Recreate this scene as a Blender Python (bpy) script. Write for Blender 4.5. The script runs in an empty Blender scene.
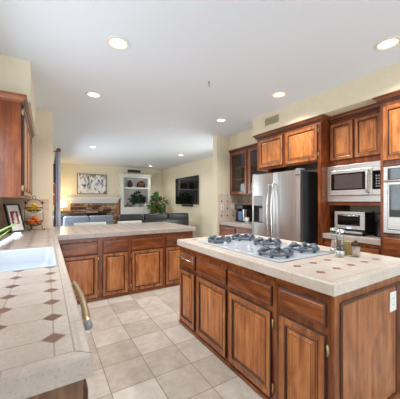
import bpy, bmesh, math, random
from mathutils import Vector, Matrix, Euler
random.seed(7)
S = bpy.context.scene
COL = S.collection
PI = math.pi

# ------------------------------------------------------------------ camera, world, lights, exposure
YAW = math.atan2(153.5, 253.2)
cam = bpy.data.cameras.new('camera')
cam.sensor_width = 36.0
cam.lens = 253.2 / 400 * 36.0
cam.shift_y = 2.2 / 400
cam.clip_start = 0.05
camo = bpy.data.objects.new('camera', cam)
COL.objects.link(camo)
camo.location = (0, 0, 1.33)
camo.rotation_euler = (PI / 2, 0, -YAW)
S.camera = camo

S.view_settings.view_transform = 'Standard'
S.view_settings.look = 'None'
S.view_settings.gamma = 1.0
S.view_settings.use_curve_mapping = False
S.view_settings.exposure = 0.34

W = bpy.data.worlds.new('sky')
S.world = W
W.use_nodes = True
W.node_tree.nodes['Background'].inputs[0].default_value = (0.80, 0.90, 1.0, 1)
W.node_tree.nodes['Background'].inputs[1].default_value = 1.0


def area(name, loc, rot, sx, sy, power, col=(1, 1, 1)):
    l = bpy.data.lights.new(name, 'AREA')
    l.shape = 'RECTANGLE'
    l.size, l.size_y, l.energy, l.color = sx, sy, power, col
    o = bpy.data.objects.new(name, l)
    o.location, o.rotation_euler = loc, rot
    COL.objects.link(o)
    return o


CEIL, FXW = 2.75, 4.46
# daylight coming in through openings: big unseen patio door added behind the camera, window over the sink, patio door in the living room
area('added_patio_door_light', (1.7, -2.52, 1.25), (PI / 2, 0, 0), 3.4, 2.1, 24, (0.78, 0.89, 1.0))
area('daylight_sink_window', (-0.52, 2.1, 1.62), (0, -PI / 2 + 0.05, 0), 0.95, 1.15, 15, (0.8, 0.9, 1.0))
area('added_ceiling_fill', (1.7, -2.45, 0.5), (PI / 2 + 0.75, 0, 0), 3.2, 0.8, 34, (0.76, 0.87, 1.0))  # added fill light, tilted upward to brighten the ceiling
area('daylight_family_door', (0.115, 7.6, 1.1), (0, -PI / 2 + 0.25, 0), 1.9, 2.6, 46, (0.86, 0.93, 1.0))
area('added_family_window_light', (FXW - 0.02, 5.4, 1.45), (0, PI / 2 - 0.35, 0), 1.5, 1.1, 28, (0.92, 0.96, 1.0))  # added light at an unseen window, evens out the far room


# ------------------------------------------------------------------ materials


def srgb(r, g, b):
    f = lambda c: c / 12.92 if c <= 0.04045 else ((c + 0.055) / 1.055) ** 2.4
    return (f(r / 255), f(g / 255), f(b / 255), 1)


class NT:
    def __init__(s, name):
        s.m = bpy.data.materials.new(name)
        s.m.use_nodes = True
        s.t = s.m.node_tree
        s.b = s.t.nodes['Principled BSDF']

    def n(s, kind, **kw):
        x = s.t.nodes.new(kind)
        for k, v in kw.items():
            setattr(x, k, v)
        return x

    def l(s, a, b):
        s.t.links.new(a, b)

    def math(s, op, a, b=None, c=None):
        x = s.n('ShaderNodeMath', operation=op)
        for i, v in enumerate((a, b, c)):
            if v is None:
                continue
            if isinstance(v, (int, float)):
                x.inputs[i].default_value = v
            else:
                s.l(v, x.inputs[i])
        return x.outputs[0]

    def mix(s, f, a, b):
        x = s.n('ShaderNodeMix', data_type='RGBA')
        for i, v in ((0, f), (6, a), (7, b)):
            if isinstance(v, (int, float, tuple)):
                x.inputs[i].default_value = v
            else:
                s.l(v, x.inputs[i])
        return x.outputs[2]

    def coords(s, off=(0, 0, 0), scale=(1, 1, 1), rnd=False):
        tc = s.n('ShaderNodeTexCoord')
        mp = s.n('ShaderNodeMapping')
        mp.inputs['Location'].default_value = [o * k for o, k in zip(off, scale)]
        mp.inputs['Scale'].default_value = scale
        if rnd:
            oi = s.n('ShaderNodeObjectInfo')
            va = s.n('ShaderNodeVectorMath', operation='ADD')
            mu = s.n('ShaderNodeMath', operation='MULTIPLY')
            s.l(oi.outputs['Random'], mu.inputs[0])
            mu.inputs[1].default_value = 13.7
            s.l(tc.outputs['Object'], va.inputs[0])
            s.l(mu.outputs[0], va.inputs[1])
            s.l(va.outputs[0], mp.inputs['Vector'])
        else:
            s.l(tc.outputs['Object'], mp.inputs['Vector'])
        return mp.outputs[0]

    def noise(s, vec, scale, detail=4, rough=0.55, dist=0.0):
        x = s.n('ShaderNodeTexNoise')
        s.l(vec, x.inputs['Vector'])
        x.inputs['Scale'].default_value = scale
        x.inputs['Detail'].default_value = detail
        x.inputs['Roughness'].default_value = rough
        x.inputs['Distortion'].default_value = dist
        return x.outputs[0]

    def ramp(s, fac, stops):
        x = s.n('ShaderNodeValToRGB')
        e = x.color_ramp.elements
        while len(e) < len(stops):
            e.new(0.5)
        for i, (p, c) in enumerate(stops):
            e[i].position = p
            e[i].color = c
        s.l(fac, x.inputs[0])
        return x.outputs[0]

    def bump(s, h, strength=0.2, dist=0.01):
        x = s.n('ShaderNodeBump')
        x.inputs['Strength'].default_value = strength
        x.inputs['Distance'].default_value = dist
        s.l(h, x.inputs['Height'])
        s.l(x.outputs[0], s.b.inputs['Normal'])

    def base(s, c, rough=0.5, metal=0.0):
        if isinstance(c, tuple):
            s.b.inputs['Base Color'].default_value = c
        else:
            s.l(c, s.b.inputs['Base Color'])
        s.b.inputs['Roughness'].default_value = rough
        s.b.inputs['Metallic'].default_value = metal
        return s.m


def plain(name, c, rough=0.5, metal=0.0, var=0.06, scale=14):
    t = NT(name)
    v = t.noise(t.coords(), scale, 3)
    d = tuple(x * (1 - var * 1.6) for x in c[:3]) + (1,)
    u = tuple(min(1, x * (1 + var)) for x in c[:3]) + (1,)
    return t.base(t.ramp(v, [(0.3, d), (0.7, u)]), rough, metal)


def emit(name, c, k):
    t = NT(name)
    t.base((0.8, 0.8, 0.8, 1), 0.4)
    t.b.inputs['Emission Color'].default_value = c
    t.b.inputs['Emission Strength'].default_value = k
    return t.m


def wood(name, vertical, dark, mid, light, rough=0.28):
    t = NT(name)
    sc = (26, 26, 1.6) if vertical else (1.6, 1.6, 26)
    v = t.coords(scale=sc, rnd=True)
    a = t.noise(v, 1.0, 5, 0.6, 0.6)
    v2 = t.coords(scale=(4.5, 4.5, 1.6) if vertical else (1.6, 1.6, 4.5), rnd=True)
    b = t.noise(v2, 1.5, 4, 0.6, 1.6)
    f = t.math('ADD', t.math('MULTIPLY', a, 0.5), t.math('MULTIPLY', b, 0.5))
    c = t.ramp(f, [(0.34, dark), (0.5, mid), (0.66, light)])
    t.base(c, rough)
    t.bump(a, 0.08, 0.004)
    t.b.inputs['Coat Weight'].default_value = 0.25
    t.b.inputs['Coat Roughness'].default_value = 0.15
    return t.m


def stone_field(name, off, pitch, x0, y0, axes='xy', half=0.034, tile=(0, 0, 0, 1), alt=None, dia=(0, 0, 0, 1), grout=(0, 0, 0, 1),
                gw=0.0016, rough=0.3, diamonds=True, var=0.5):
    """square stone tiles on a pitch, small inset diamonds where four corners meet"""
    t = NT(name)
    p = t.coords(off)
    sp = t.n('ShaderNodeSeparateXYZ')
    t.l(p, sp.inputs[0])
    o = {'x': sp.outputs[0], 'y': sp.outputs[1], 'z': sp.outputs[2]}
    A, Bv = o[axes[0]], o[axes[1]]
    u = t.math('DIVIDE', t.math('SUBTRACT', A, x0), pitch)
    v = t.math('DIVIDE', t.math('SUBTRACT', Bv, y0), pitch)

    def dist(q):
        fr = t.math('FRACT', t.math('ADD', q, 0.5))
        return t.math('MULTIPLY', t.math('ABSOLUTE', t.math('SUBTRACT', fr, 0.5)), pitch)
    du, dv = dist(u), dist(v)
    line = t.math('LESS_THAN', t.math('MINIMUM', du, dv), gw)
    cid = t.n('ShaderNodeCombineXYZ')
    t.l(t.math('FLOOR', u), cid.inputs[0])
    t.l(t.math('FLOOR', v), cid.inputs[1])
    wn = t.n('ShaderNodeTexWhiteNoise', noise_dimensions='2D')
    t.l(cid.outputs[0], wn.inputs['Vector'])
    n1 = t.noise(p, 9, 6, 0.65, 0.4)
    n2 = t.noise(p, 55, 3, 0.6)
    f = t.math('ADD', t.math('MULTIPLY', n1, 0.65), t.math('ADD', t.math('MULTIPLY', n2, 0.2), t.math('MULTIPLY', t.math('SUBTRACT', wn.outputs[0], 0.5), var * 0.4)))
    alt = alt or tuple(x * 0.8 for x in tile[:3]) + (1,)
    c = t.ramp(f, [(0.22, alt), (0.62, tile)])
    pit = t.ramp(t.noise(p, 130, 2, 0.5), [(0.57, (0, 0, 0, 1)), (0.66, (1, 1, 1, 1))])
    c = t.mix(t.math('MULTIPLY', pit, t.math('MULTIPLY', n1, 0.95)), c, tuple(x * 0.55 for x in tile[:3]) + (1,))
    g = line
    if diamonds:
        s = t.math('ADD', du, dv)
        ind = t.math('LESS_THAN', s, half)
        edge = t.math('LESS_THAN', t.math('ABSOLUTE', t.math('SUBTRACT', s, half)), gw * 1.2)
        g = t.math('MAXIMUM', t.math('MULTIPLY', line, t.math('SUBTRACT', 1.0, ind)), edge)
        rid = t.n('ShaderNodeCombineXYZ')
        t.l(t.math('ROUND', u), rid.inputs[0])
        t.l(t.math('ROUND', v), rid.inputs[1])
        wd = t.n('ShaderNodeTexWhiteNoise', noise_dimensions='2D')
        t.l(rid.outputs[0], wd.inputs['Vector'])
        d2 = tuple(x * 1.9 for x in dia[:3]) + (1,)
        dc = t.mix(t.math('MULTIPLY', wd.outputs[0], t.math('ADD', n1, 0.1)), dia, d2)
        c = t.mix(ind, c, dc)
    c = t.mix(g, c, grout)
    t.base(c, rough)
    t.bump(t.math('SUBTRACT', t.math('MULTIPLY', n2, 0.15), g), 0.35, 0.002)
    return t.m


WD, WM, WL = srgb(70, 34, 15), srgb(128, 68, 33), srgb(170, 104, 58)
M = {}
M['wood_v'] = wood('cherry_wood_upright', True, WD, WM, WL)
M['wood_h'] = wood('cherry_wood_flat', False, WD, WM, WL)
M['wood_door'] = wood('cherry_wood_door', True, srgb(98, 52, 24), srgb(168, 98, 50), srgb(206, 136, 78))
M['wood_end'] = wood('cherry_wood_end_panel', True, srgb(112, 58, 28), srgb(162, 96, 52), srgb(188, 122, 72))  # panel wood darkened in colour, as the island end is lit more strongly
M['wood_panel'] = wood('cherry_wood_panel', True, srgb(132, 72, 34), srgb(188, 116, 62), srgb(216, 148, 90))
M['wood_dim'] = wood('dimmed_brown_wood', True, srgb(66, 42, 30), srgb(104, 70, 50), srgb(136, 98, 72), 0.45)  # brown wood with shade put into its colour, for the overlit counter end
M['glaze'] = plain('dark_glaze', srgb(66, 36, 24), 0.42)
M['wood_red'] = wood('cherry_wood_red', True, srgb(68, 30, 13), srgb(120, 58, 26), srgb(158, 88, 44))
M['wall'] = plain('tan_wall_paint', srgb(236, 225, 199), 0.85, 0, 0.02, 30)
M['ceiling'] = plain('white_ceiling_paint', srgb(232, 236, 242), 0.9, 0, 0.015, 60)
M['grout'] = plain('tile_grout', srgb(158, 146, 134), 0.8)
M['grout_light'] = plain('pale_tile_grout', srgb(188, 174, 160), 0.8)
M['white'] = plain('white_paint', srgb(232, 230, 225), 0.5, 0, 0.02)
M['enamel'] = plain('white_enamel', srgb(196, 203, 212), 0.12, 0, 0.01)
M['plastic_white'] = plain('white_plastic', srgb(238, 237, 232), 0.35, 0, 0.01)
M['black'] = plain('black_plastic', srgb(22, 22, 24), 0.3)
M['black_gloss'] = plain('black_gloss', srgb(10, 10, 12), 0.06, 0, 0.02)
M['iron'] = plain('grey_cast_iron', srgb(98, 108, 120), 0.36, 0.3, 0.12, 60)
M['dark_metal'] = plain('dark_bronze_metal', srgb(58, 44, 36), 0.4, 0.6)
M['brass'] = plain('brass_hinge', srgb(200, 178, 128), 0.3, 0.8)
M['nickel'] = plain('brushed_nickel', srgb(216, 194, 158), 0.28, 0.8)
M['chrome'] = plain('chrome', srgb(225, 225, 228), 0.12, 1.0)
M['leather'] = plain('grey_leather', srgb(38, 38, 42), 0.32, 0, 0.12, 9)
M['leather_pale'] = plain('pale_grey_leather', srgb(116, 122, 134), 0.36, 0, 0.08, 9)
M['curtain'] = plain('blue_grey_curtain', srgb(196, 200, 222), 0.85, 0, 0.08, 40)
M['leaf'] = plain('green_leaf', srgb(74, 136, 54), 0.4, 0, 0.35, 20)
M['leaf_dark'] = plain('dark_green_leaf', srgb(44, 66, 46), 0.5, 0, 0.3, 20)
M['leaf_pale'] = plain('pale_green_leaf', srgb(150, 178, 90), 0.4, 0, 0.2, 30)
M['blossom'] = plain('peach_leaf', srgb(190, 130, 80), 0.5, 0, 0.2, 30)
M['lemon'] = plain('lemon_skin', srgb(226, 180, 34), 0.4, 0, 0.12, 60)
M['orange'] = plain('orange_skin', srgb(226, 112, 18), 0.42, 0, 0.12, 60)
M['terracotta'] = plain('terracotta', srgb(150, 78, 50), 0.6)
M['brown_ceramic'] = plain('dark_brown_ceramic', srgb(46, 32, 28), 0.3)
M['copper'] = plain('copper_brown', srgb(138, 70, 40), 0.35, 0.3)
M['driftwood'] = plain('driftwood', srgb(110, 92, 76), 0.7, 0, 0.2, 20)
M['red'] = plain('red_print', srgb(160, 44, 38), 0.6)
M['gold'] = plain('gold_pattern_tin', srgb(190, 165, 105), 0.4, 0.2, 0.35, 120)
M['blue_tank'] = plain('blue_water_tank', srgb(92, 132, 168), 0.12, 0, 0.1)
M['grey_plastic'] = plain('grey_plastic', srgb(150, 152, 155), 0.35)
M['dark_grey'] = plain('dark_grey_plastic', srgb(64, 66, 70), 0.35)
M['lit_can'] = emit('lamp_lens', (1.0, 0.88, 0.68, 1), 4.0)
M['lit_reflector'] = emit('warm_lamp_reflector', (1.0, 0.62, 0.32, 1), 1.3)
M['shade_lit'] = emit('lit_lamp_shade', (1.0, 0.78, 0.45, 1), 2.2)
M['display'] = emit('blue_display', (0.1, 0.25, 1.0, 1), 1.5)
M['vent'] = plain('vent_paint', srgb(196, 184, 156), 0.6)
M['vent_dark'] = plain('vent_shadow_gap', srgb(70, 62, 52), 0.8)
M['pink_salt'] = plain('pink_salt', srgb(224, 190, 176), 0.6, 0, 0.15, 200)
M['pepper'] = plain('peppercorns', srgb(92, 84, 80), 0.6, 0, 0.4, 220)
M['side_wood'] = wood('orange_wood', True, srgb(130, 74, 34), srgb(176, 110, 60), srgb(196, 132, 78))


def steel():
    t = NT('brushed_stainless_steel')
    v = t.coords(scale=(60, 60, 0.6))
    a = t.noise(v, 1.5, 3, 0.6)
    t.base(t.ramp(a, [(0.3, srgb(196, 195, 193)), (0.7, srgb(212, 210, 207))]), 0.3, 0.9)
    t.l(t.math('ADD', t.math('MULTIPLY', a, 0.12), 0.26), t.b.inputs['Roughness'])
    return t.m


M['steel'] = steel()


def steel_h():
    t = NT('brushed_steel_trim')
    v = t.coords(scale=(1, 1, 70))
    a = t.noise(v, 1.5, 3, 0.6)
    return t.base(t.ramp(a, [(0.3, srgb(206, 205, 203)), (0.7, srgb(228, 227, 224))]), 0.36, 0.82)


M['steel_h'] = steel_h()


def glass(name, tint=(1, 1, 1, 1), refl=0.12, rough=0.02):
    m = bpy.data.materials.new(name)
    m.use_nodes = True
    t = m.node_tree
    t.nodes.clear()
    o = t.nodes.new('ShaderNodeOutputMaterial')
    tr = t.nodes.new('ShaderNodeBsdfTransparent')
    gl = t.nodes.new('ShaderNodeBsdfGlossy')
    mx = t.nodes.new('ShaderNodeMixShader')
    fr = t.nodes.new('ShaderNodeFresnel')
    ad = t.nodes.new('ShaderNodeMath')
    ad.operation = 'ADD'
    ad.inputs[1].default_value = refl
    tr.inputs[0].default_value = tint
    gl.inputs['Roughness'].default_value = rough
    t.links.new(fr.outputs[0], ad.inputs[0])
    ge = t.nodes.new('ShaderNodeNewGeometry')
    iv = t.nodes.new('ShaderNodeMath')
    iv.operation = 'SUBTRACT'
    iv.inputs[0].default_value = 1.0
    mu = t.nodes.new('ShaderNodeMath')
    mu.operation = 'MULTIPLY'
    t.links.new(ge.outputs['Backfacing'], iv.inputs[1])
    t.links.new(iv.outputs[0], mu.inputs[0])
    t.links.new(ad.outputs[0], mu.inputs[1])
    t.links.new(mu.outputs[0], mx.inputs[0])
    t.links.new(tr.outputs[0], mx.inputs[1])
    t.links.new(gl.outputs[0], mx.inputs[2])
    t.links.new(mx.outputs[0], o.inputs[0])
    return m


M['glass'] = glass('clear_glass', (0.93, 0.95, 0.95, 1), 0.03)
M['glass_dark'] = glass('cabinet_glass', (0.75, 0.75, 0.75, 1), 0.05)
M['oven_glass'] = plain('mirror_oven_glass', srgb(70, 74, 72), 0.04, 0.25, 0.02)
M['mw_glass'] = plain('microwave_glass', srgb(96, 98, 102), 0.12, 0.5, 0.04)

TILE, TALT = srgb(196, 185, 177), srgb(168, 153, 143)
DIA, GRT = srgb(102, 72, 62), srgb(146, 133, 121)


def stonework():
    t = NT('stacked_ledge_stone')
    p = t.coords(scale=(1, 0.0, 1))
    w = t.n('ShaderNodeMapping')
    w.inputs['Rotation'].default_value = (PI / 2, 0, 0)
    t.l(p, w.inputs['Vector'])
    br = t.n('ShaderNodeTexBrick', offset=0.37, squash=0.7, squash_frequency=3)
    t.l(w.outputs[0], br.inputs['Vector'])
    br.inputs['Color1'].default_value = (0, 0, 0, 1)
    br.inputs['Color2'].default_value = (1, 1, 1, 1)
    br.inputs['Mortar'].default_value = (0.5, 0.5, 0.5, 1)
    br.inputs['Scale'].default_value = 1.0
    br.inputs['Mortar Size'].default_value = 0.008
    br.inputs['Brick Width'].default_value = 0.22
    br.inputs['Row Height'].default_value = 0.07
    n = t.noise(p, 9, 3)
    f = t.math('ADD', t.math('MULTIPLY', br.outputs[0], 0.8), t.math('MULTIPLY', n, 0.2))
    c = t.ramp(f, [(0.15, srgb(76, 52, 42)), (0.35, srgb(140, 92, 62)), (0.5, srgb(186, 140, 98)), (0.65, srgb(122, 110, 106)), (0.85, srgb(214, 178, 140))])
    c = t.mix(br.outputs[1], c, srgb(46, 34, 28))
    t.base(c, 0.8)
    t.bump(t.math('SUBTRACT', f, br.outputs[1]), 0.8, 0.03)
    return t.m


M['ledge'] = stonework()


def painting():
    t = NT('abstract_canvas')
    p = t.coords(scale=(3.0, 1, 2.2))
    a = t.noise(p, 1.3, 5, 0.65, 1.2)
    b = t.noise(t.coords((3.1, 0, 5.2), (3.6, 1, 1.6)), 1.4, 5, 0.6, 1.0)
    c = t.noise(t.coords((8.1, 0, 2.2), (4.2, 1, 2.0)), 1.5, 4, 0.6, 0.8)
    col = t.ramp(a, [(0.36, srgb(150, 164, 180)), (0.46, srgb(236, 234, 228)), (0.8, srgb(244, 242, 238))])
    col = t.mix(t.ramp(b, [(0.54, (0, 0, 0, 1)), (0.60, (1, 1, 1, 1))]), col, srgb(56, 72, 116))
    col = t.mix(t.ramp(c, [(0.56, (0, 0, 0, 1)), (0.62, (1, 1, 1, 1))]), col, srgb(140, 92, 66))
    return t.base(col, 0.7)


M['canvas'] = painting()

# ------------------------------------------------------------------ geometry helpers


class B:
    """collects shapes given in world coordinates; build() links them as one mesh object"""

    def __init__(s):
        s.v, s.f, s.mi = [], [], []
        s.sm = []

    def add(s, verts, faces, mi=0, smooth=False):
        o = len(s.v)
        s.v += [tuple(x) for x in verts]
        for i, f in enumerate(faces):
            s.f.append([o + k for k in f])
            s.mi.append(mi)
            s.sm.append(smooth)
        return s

    def addbm(s, bm, mi=0, smooth=False, mat=None):
        bm.verts.index_update()
        vs = [(mat @ v.co if mat else v.co) for v in bm.verts]
        s.add(vs, [[v.index for v in f.verts] for f in bm.faces], mi, smooth)
        bm.free()
        return s

    def box(s, x0, x1, y0, y1, z0, z1, bev=0.0, mi=0, seg=2, mat=None, smooth=None):
        x0, x1 = min(x0, x1), max(x0, x1)
        y0, y1 = min(y0, y1), max(y0, y1)
        z0, z1 = min(z0, z1), max(z0, z1)
        bm = bmesh.new()
        bmesh.ops.create_cube(bm, size=1.0)
        for v in bm.verts:
            v.co = Vector(((x0 + x1) / 2 + v.co.x * (x1 - x0), (y0 + y1) / 2 + v.co.y * (y1 - y0), (z0 + z1) / 2 + v.co.z * (z1 - z0)))
        if bev:
            bmesh.ops.bevel(bm, geom=bm.edges[:], offset=bev, segments=seg, affect='EDGES', profile=0.5)
        return s.addbm(bm, mi, (bev > 0.015) if smooth is None else smooth, mat)

    def tube(s, pts, r, n=10, mi=0, cap=True, radii=None):
        pts = [Vector(p) for p in pts]
        rings = []
        up = None
        for i, p in enumerate(pts):
            d = (pts[min(i + 1, len(pts) - 1)] - pts[max(i - 1, 0)]).normalized()
            if up is None:
                up = Vector((0, 0, 1)) if abs(d.z) < 0.9 else Vector((1, 0, 0))
            a = d.cross(up)
            if a.length < 1e-4:
                a = d.cross(Vector((0, 1, 0)))
            a.normalize()
            b = a.cross(d).normalized()
            up = b
            rr = radii[i] if radii else r
            rings.append([p + a * math.cos(2 * PI * k / n) * rr + b * math.sin(2 * PI * k / n) * rr for k in range(n)])
        V = [q for ring in rings for q in ring]
        F = []
        for i in range(len(rings) - 1):
            for k in range(n):
                F.append([i * n + k, i * n + (k + 1) % n, (i + 1) * n + (k + 1) % n, (i + 1) * n + k])
        if cap:
            F.append(list(range(n))[::-1])
            F.append([(len(rings) - 1) * n + k for k in range(n)])
        return s.add(V, F, mi, True)

    def lathe(s, c, prof, n=24, mi=0, mat=None):
        V, F = [], []
        for r, z in prof:
            for k in range(n):
                p = Vector((r * math.cos(2 * PI * k / n), r * math.sin(2 * PI * k / n), z))
                if mat:
                    p = mat @ p
                V.append(Vector(c) + p)
        m = len(prof)
        for i in range(m - 1):
            for k in range(n):
                F.append([i * n + k, i * n + (k + 1) % n, (i + 1) * n + (k + 1) % n, (i + 1) * n + k])
        if prof[0][0] > 1e-6:
            F.append(list(range(n))[::-1])
        if prof[-1][0] > 1e-6:
            F.append([(m - 1) * n + k for k in range(n)])
        return s.add(V, F, mi, True)

    def ball(s, c, r, mi=0, sc=(1, 1, 1), rot=None):
        bm = bmesh.new()
        bmesh.ops.create_uvsphere(bm, u_segments=16, v_segments=10, radius=r)
        mt = Matrix.Translation(c) @ (rot.to_matrix().to_4x4() if rot else Matrix()) @ Matrix.Diagonal((*sc, 1))
        return s.addbm(bm, mi, True, mt)

    def build(s, name, mats, parent=None, loc=None):
        me = bpy.data.meshes.new(name)
        L = Vector(loc) if loc is not None else Vector((0, 0, 0))
        if parent is not None:
            inv = parent.matrix_world.inverted()
            if loc is None:
                vs = [inv @ Vector(v) for v in s.v]
        if parent is None or loc is not None:
            vs = [Vector(v) - L for v in s.v]
        me.from_pydata(vs, [], s.f)
        mats = mats if isinstance(mats, (list, tuple)) else [mats]
        for m in mats:
            me.materials.append(m if not isinstance(m, str) else M[m])
        me.polygons.foreach_set('material_index', s.mi)
        me.polygons.foreach_set('use_smooth', s.sm)
        bm = bmesh.new()
        bm.from_mesh(me)
        bmesh.ops.recalc_face_normals(bm, faces=bm.faces)
        bm.to_mesh(me)
        bm.free()
        me.update()
        o = bpy.data.objects.new(name, me)
        COL.objects.link(o)
        o.location = L
        if parent is not None:
            o.parent = parent
            if loc is not None:
                o.location = parent.matrix_world.inverted() @ L
        o.matrix_world = (parent.matrix_world if parent is not None else Matrix()) @ o.matrix_basis
        return o


def tag(o, label, cat, group=None):
    o['label'], o['category'] = label, cat
    if group:
        o['group'] = group
    return o


def thing(name, label, cat, loc, group=None, rz=0.0):
    o = bpy.data.objects.new(name, None)
    o.empty_display_size = 0.05
    o.location = loc
    o.rotation_euler = (0, 0, rz)
    COL.objects.link(o)
    o.matrix_world = Matrix.Translation(loc) @ Matrix.Rotation(rz, 4, 'Z')
    return tag(o, label, cat, group)


def struct(o):
    o['kind'] = 'structure'
    return o


def wallbox(name, x0, x1, y0, y1, z0, z1, mat='wall', bev=0):
    return struct(B().box(x0, x1, y0, y1, z0, z1, bev).build(name, mat))


def copy_tree(o, parent=None):
    c = o.copy()
    COL.objects.link(c)
    if parent is not None:
        c.parent = parent
    for ch in [q for q in bpy.data.objects if q.parent == o]:
        copy_tree(ch, c)
    return c


class Fr:
    """a face frame: a along the width, z up, n outward"""

    def __init__(s, kind, k):
        s.kind, s.k = kind, k

    def p(s, a, z, n):
        return {'-x': (s.k - n, a, z), '+x': (s.k + n, a, z), '-y': (a, s.k - n, z), '+y': (a, s.k + n, z)}[s.kind]


def fbox(b, fr, a0, a1, z0, z1, n0, n1, bev=0.0, mi=0):
    p, q = fr.p(a0, z0, n0), fr.p(a1, z1, n1)
    return b.box(p[0], q[0], p[1], q[1], p[2], q[2], bev, mi)


def loops(b, fr, a0, a1, z0, z1, prof, cap=True):
    """nested rectangles: prof = [(inset, height, material of the band that leads to it)]"""
    V, F, MI = [], [], []
    for ins, h, _ in prof:
        V += [fr.p(a0 + ins, z0 + ins, h), fr.p(a1 - ins, z0 + ins, h), fr.p(a1 - ins, z1 - ins, h), fr.p(a0 + ins, z1 - ins, h)]
    for i in range(1, len(prof)):
        for k in range(4):
            b.add([V[(i - 1) * 4 + k], V[(i - 1) * 4 + (k + 1) % 4], V[i * 4 + (k + 1) % 4], V[i * 4 + k]], [[0, 1, 2, 3]], prof[i][2])
    if cap:
        b.add(V[-4:], [[0, 1, 2, 3]], prof[-1][2])
    return b


def hinge(fr, a, z, par):
    b = B()
    fbox(b, fr, a - 0.006, a + 0.006, z - 0.022, z + 0.022, 0.0, 0.012, 0.002)
    p0, p1 = fr.p(a, z - 0.03, 0.013), fr.p(a, z + 0.03, 0.013)
    b.tube([p0, p1], 0.005, 8)
    return b.build('hinge', 'brass', par)


def door(par, fr, a0, a1, z0, z1, mat='wood_door', pmat='wood_panel', hinge_at=None, fw=0.048):
    """raised-panel cabinet door: frame with glazed mouldings, centre panel as a sub-part"""
    b = B()
    loops(b, fr, a0, a1, z0, z1, [(0, 0.001, 0), (0, 0.014, 1), (0.004, 0.02, 1), (0.008, 0.021, 0), (fw - 0.012, 0.021, 0), (fw - 0.008, 0.024, 1),
                                  (fw - 0.002, 0.022, 0), (fw + 0.004, 0.012, 1), (fw + 0.010, 0.011, 1)], cap=False)
    d = b.build('door', [mat, 'glaze'], par)
    i = fw + 0.010
    p = B()
    loops(p, fr, a0 + i, a1 - i, z0 + i, z1 - i, [(0, 0.001, 1), (0, 0.011, 1), (0.004, 0.012, 0), (0.022, 0.019, 0), (0.0245, 0.0193, 1), (0.0265, 0.0195, 0)])
    p.build('raised_panel', [pmat, 'glaze'], d)
    if hinge_at is not None:
        for z in (z0 + 0.07, z1 - 0.07):
            hinge(fr, hinge_at, z, d)
    return d


def drawer(par, fr, a0, a1, z0, z1, mat='wood_h'):
    b = B()
    loops(b, fr, a0, a1, z0, z1, [(0, 0.001, 1), (0, 0.012, 1), (0.004, 0.018, 1), (0.012, 0.0195, 0), (0.016, 0.021, 0)])
    return b.build('drawer', [mat, 'glaze'], par)


def crown(par, x_front, x_back, y0, y1, z0, z1, ends=(True, True), sgn=-1, out=0.055, mat='wood_h'):
    """stepped crown moulding along y on a cabinet front that faces sgn*x"""
    b = B()
    prof = [(0.0, z0), (0.008, z0), (0.010, z0 + 0.012), (0.02, z0 + 0.018), (0.028, z0 + 0.034), (0.046, z1 - 0.018), (out, z1 - 0.014), (out, z1), (0.0, z1)]
    V = []
    n = len(prof)
    for y, e, dirn in ((y0, ends[0], -1), (y1, ends[1], 1)):
        for d, z in prof:
            V.append((x_front + sgn * d, y + (dirn * d if e else 0), z))
    F = [[i, (i + 1) % n, n + (i + 1) % n, n + i] for i in range(n)]
    F += [list(range(n)), [n + i for i in range(n)][::-1]]
    for y, e, dirn, o in ((y0, ends[0], -1, 0), (y1, ends[1], 1, n)):
        if e:
            W_ = len(V)
            for d, z in prof:
                V.append((x_back, y + dirn * d, z))
            F += [[o + i, o + (i + 1) % n, W_ + (i + 1) % n, W_ + i] for i in range(n)]
            F.append([W_ + i for i in range(n)])
    for f in F:
        dark = len(f) == 4 and all(i < 2 * n for i in f) and (f[0] % n) in (1, 3, 5)
        b.add([V[i] for i in f], [list(range(len(f)))], 1 if dark else 0)
    return b.build('crown_moulding', [mat, 'glaze'], par)


# ------------------------------------------------------------------ room shell
LX, RX, FX = -0.54, 3.80, 4.46          # kitchen left wall, kitchen right wall, family-room right wall
FY = 10.55                              # far wall
floor_m = stone_field('travertine_floor', (0, 0, 0), 0.3165, 0.3855, 0.2365, 'xy', 0.03, srgb(216, 210, 201), srgb(176, 164, 150), (0, 0, 0, 1), srgb(142, 126, 112), 0.0032, 0.3, False, 0.7)
o = struct(B().box(LX - 0.15, FX + 0.15, -2.75, FY + 0.15, -0.1, 0).build('floor', floor_m))
wallbox('ceiling', LX - 0.15, FX + 0.15, -2.75, FY + 0.15, CEIL, CEIL + 0.1, 'ceiling')
# left kitchen wall with the opening over the sink
b = B()
WY0, WY1, WZ0, WZ1 = 1.5, 2.7, 1.1, 2.15
b.box(LX - 0.14, LX, -2.6, WY0, 0, CEIL).box(LX - 0.14, LX, WY1, 4.58, 0, CEIL).box(LX - 0.14, LX, WY0, WY1, 0, WZ0).box(LX - 0.14, LX, WY0, WY1, WZ1, CEIL)
struct(b.build('wall_left', 'wall'))
b = B()
for yy in (WY0 + 0.02, (WY0 + WY1) / 2, WY1 - 0.02):
    b.box(LX - 0.10, LX - 0.05, yy - 0.02, yy + 0.02, WZ0, WZ1)
b.box(LX - 0.10, LX - 0.05, WY0, WY1, WZ0, WZ0 + 0.04).box(LX - 0.10, LX - 0.05, WY0, WY1, WZ1 - 0.04, WZ1)
w1 = struct(b.build('window_1', 'white'))
B().box(LX - 0.078, LX - 0.072, WY0 + 0.03, WY1 - 0.03, WZ0 + 0.03, WZ1 - 0.03).build('pane', 'glass', w1)
# the jog at the end of the left counter
wallbox('wall_left_return', LX - 0.14, 0.09, 4.58, 4.70, 0, CEIL)
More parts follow.
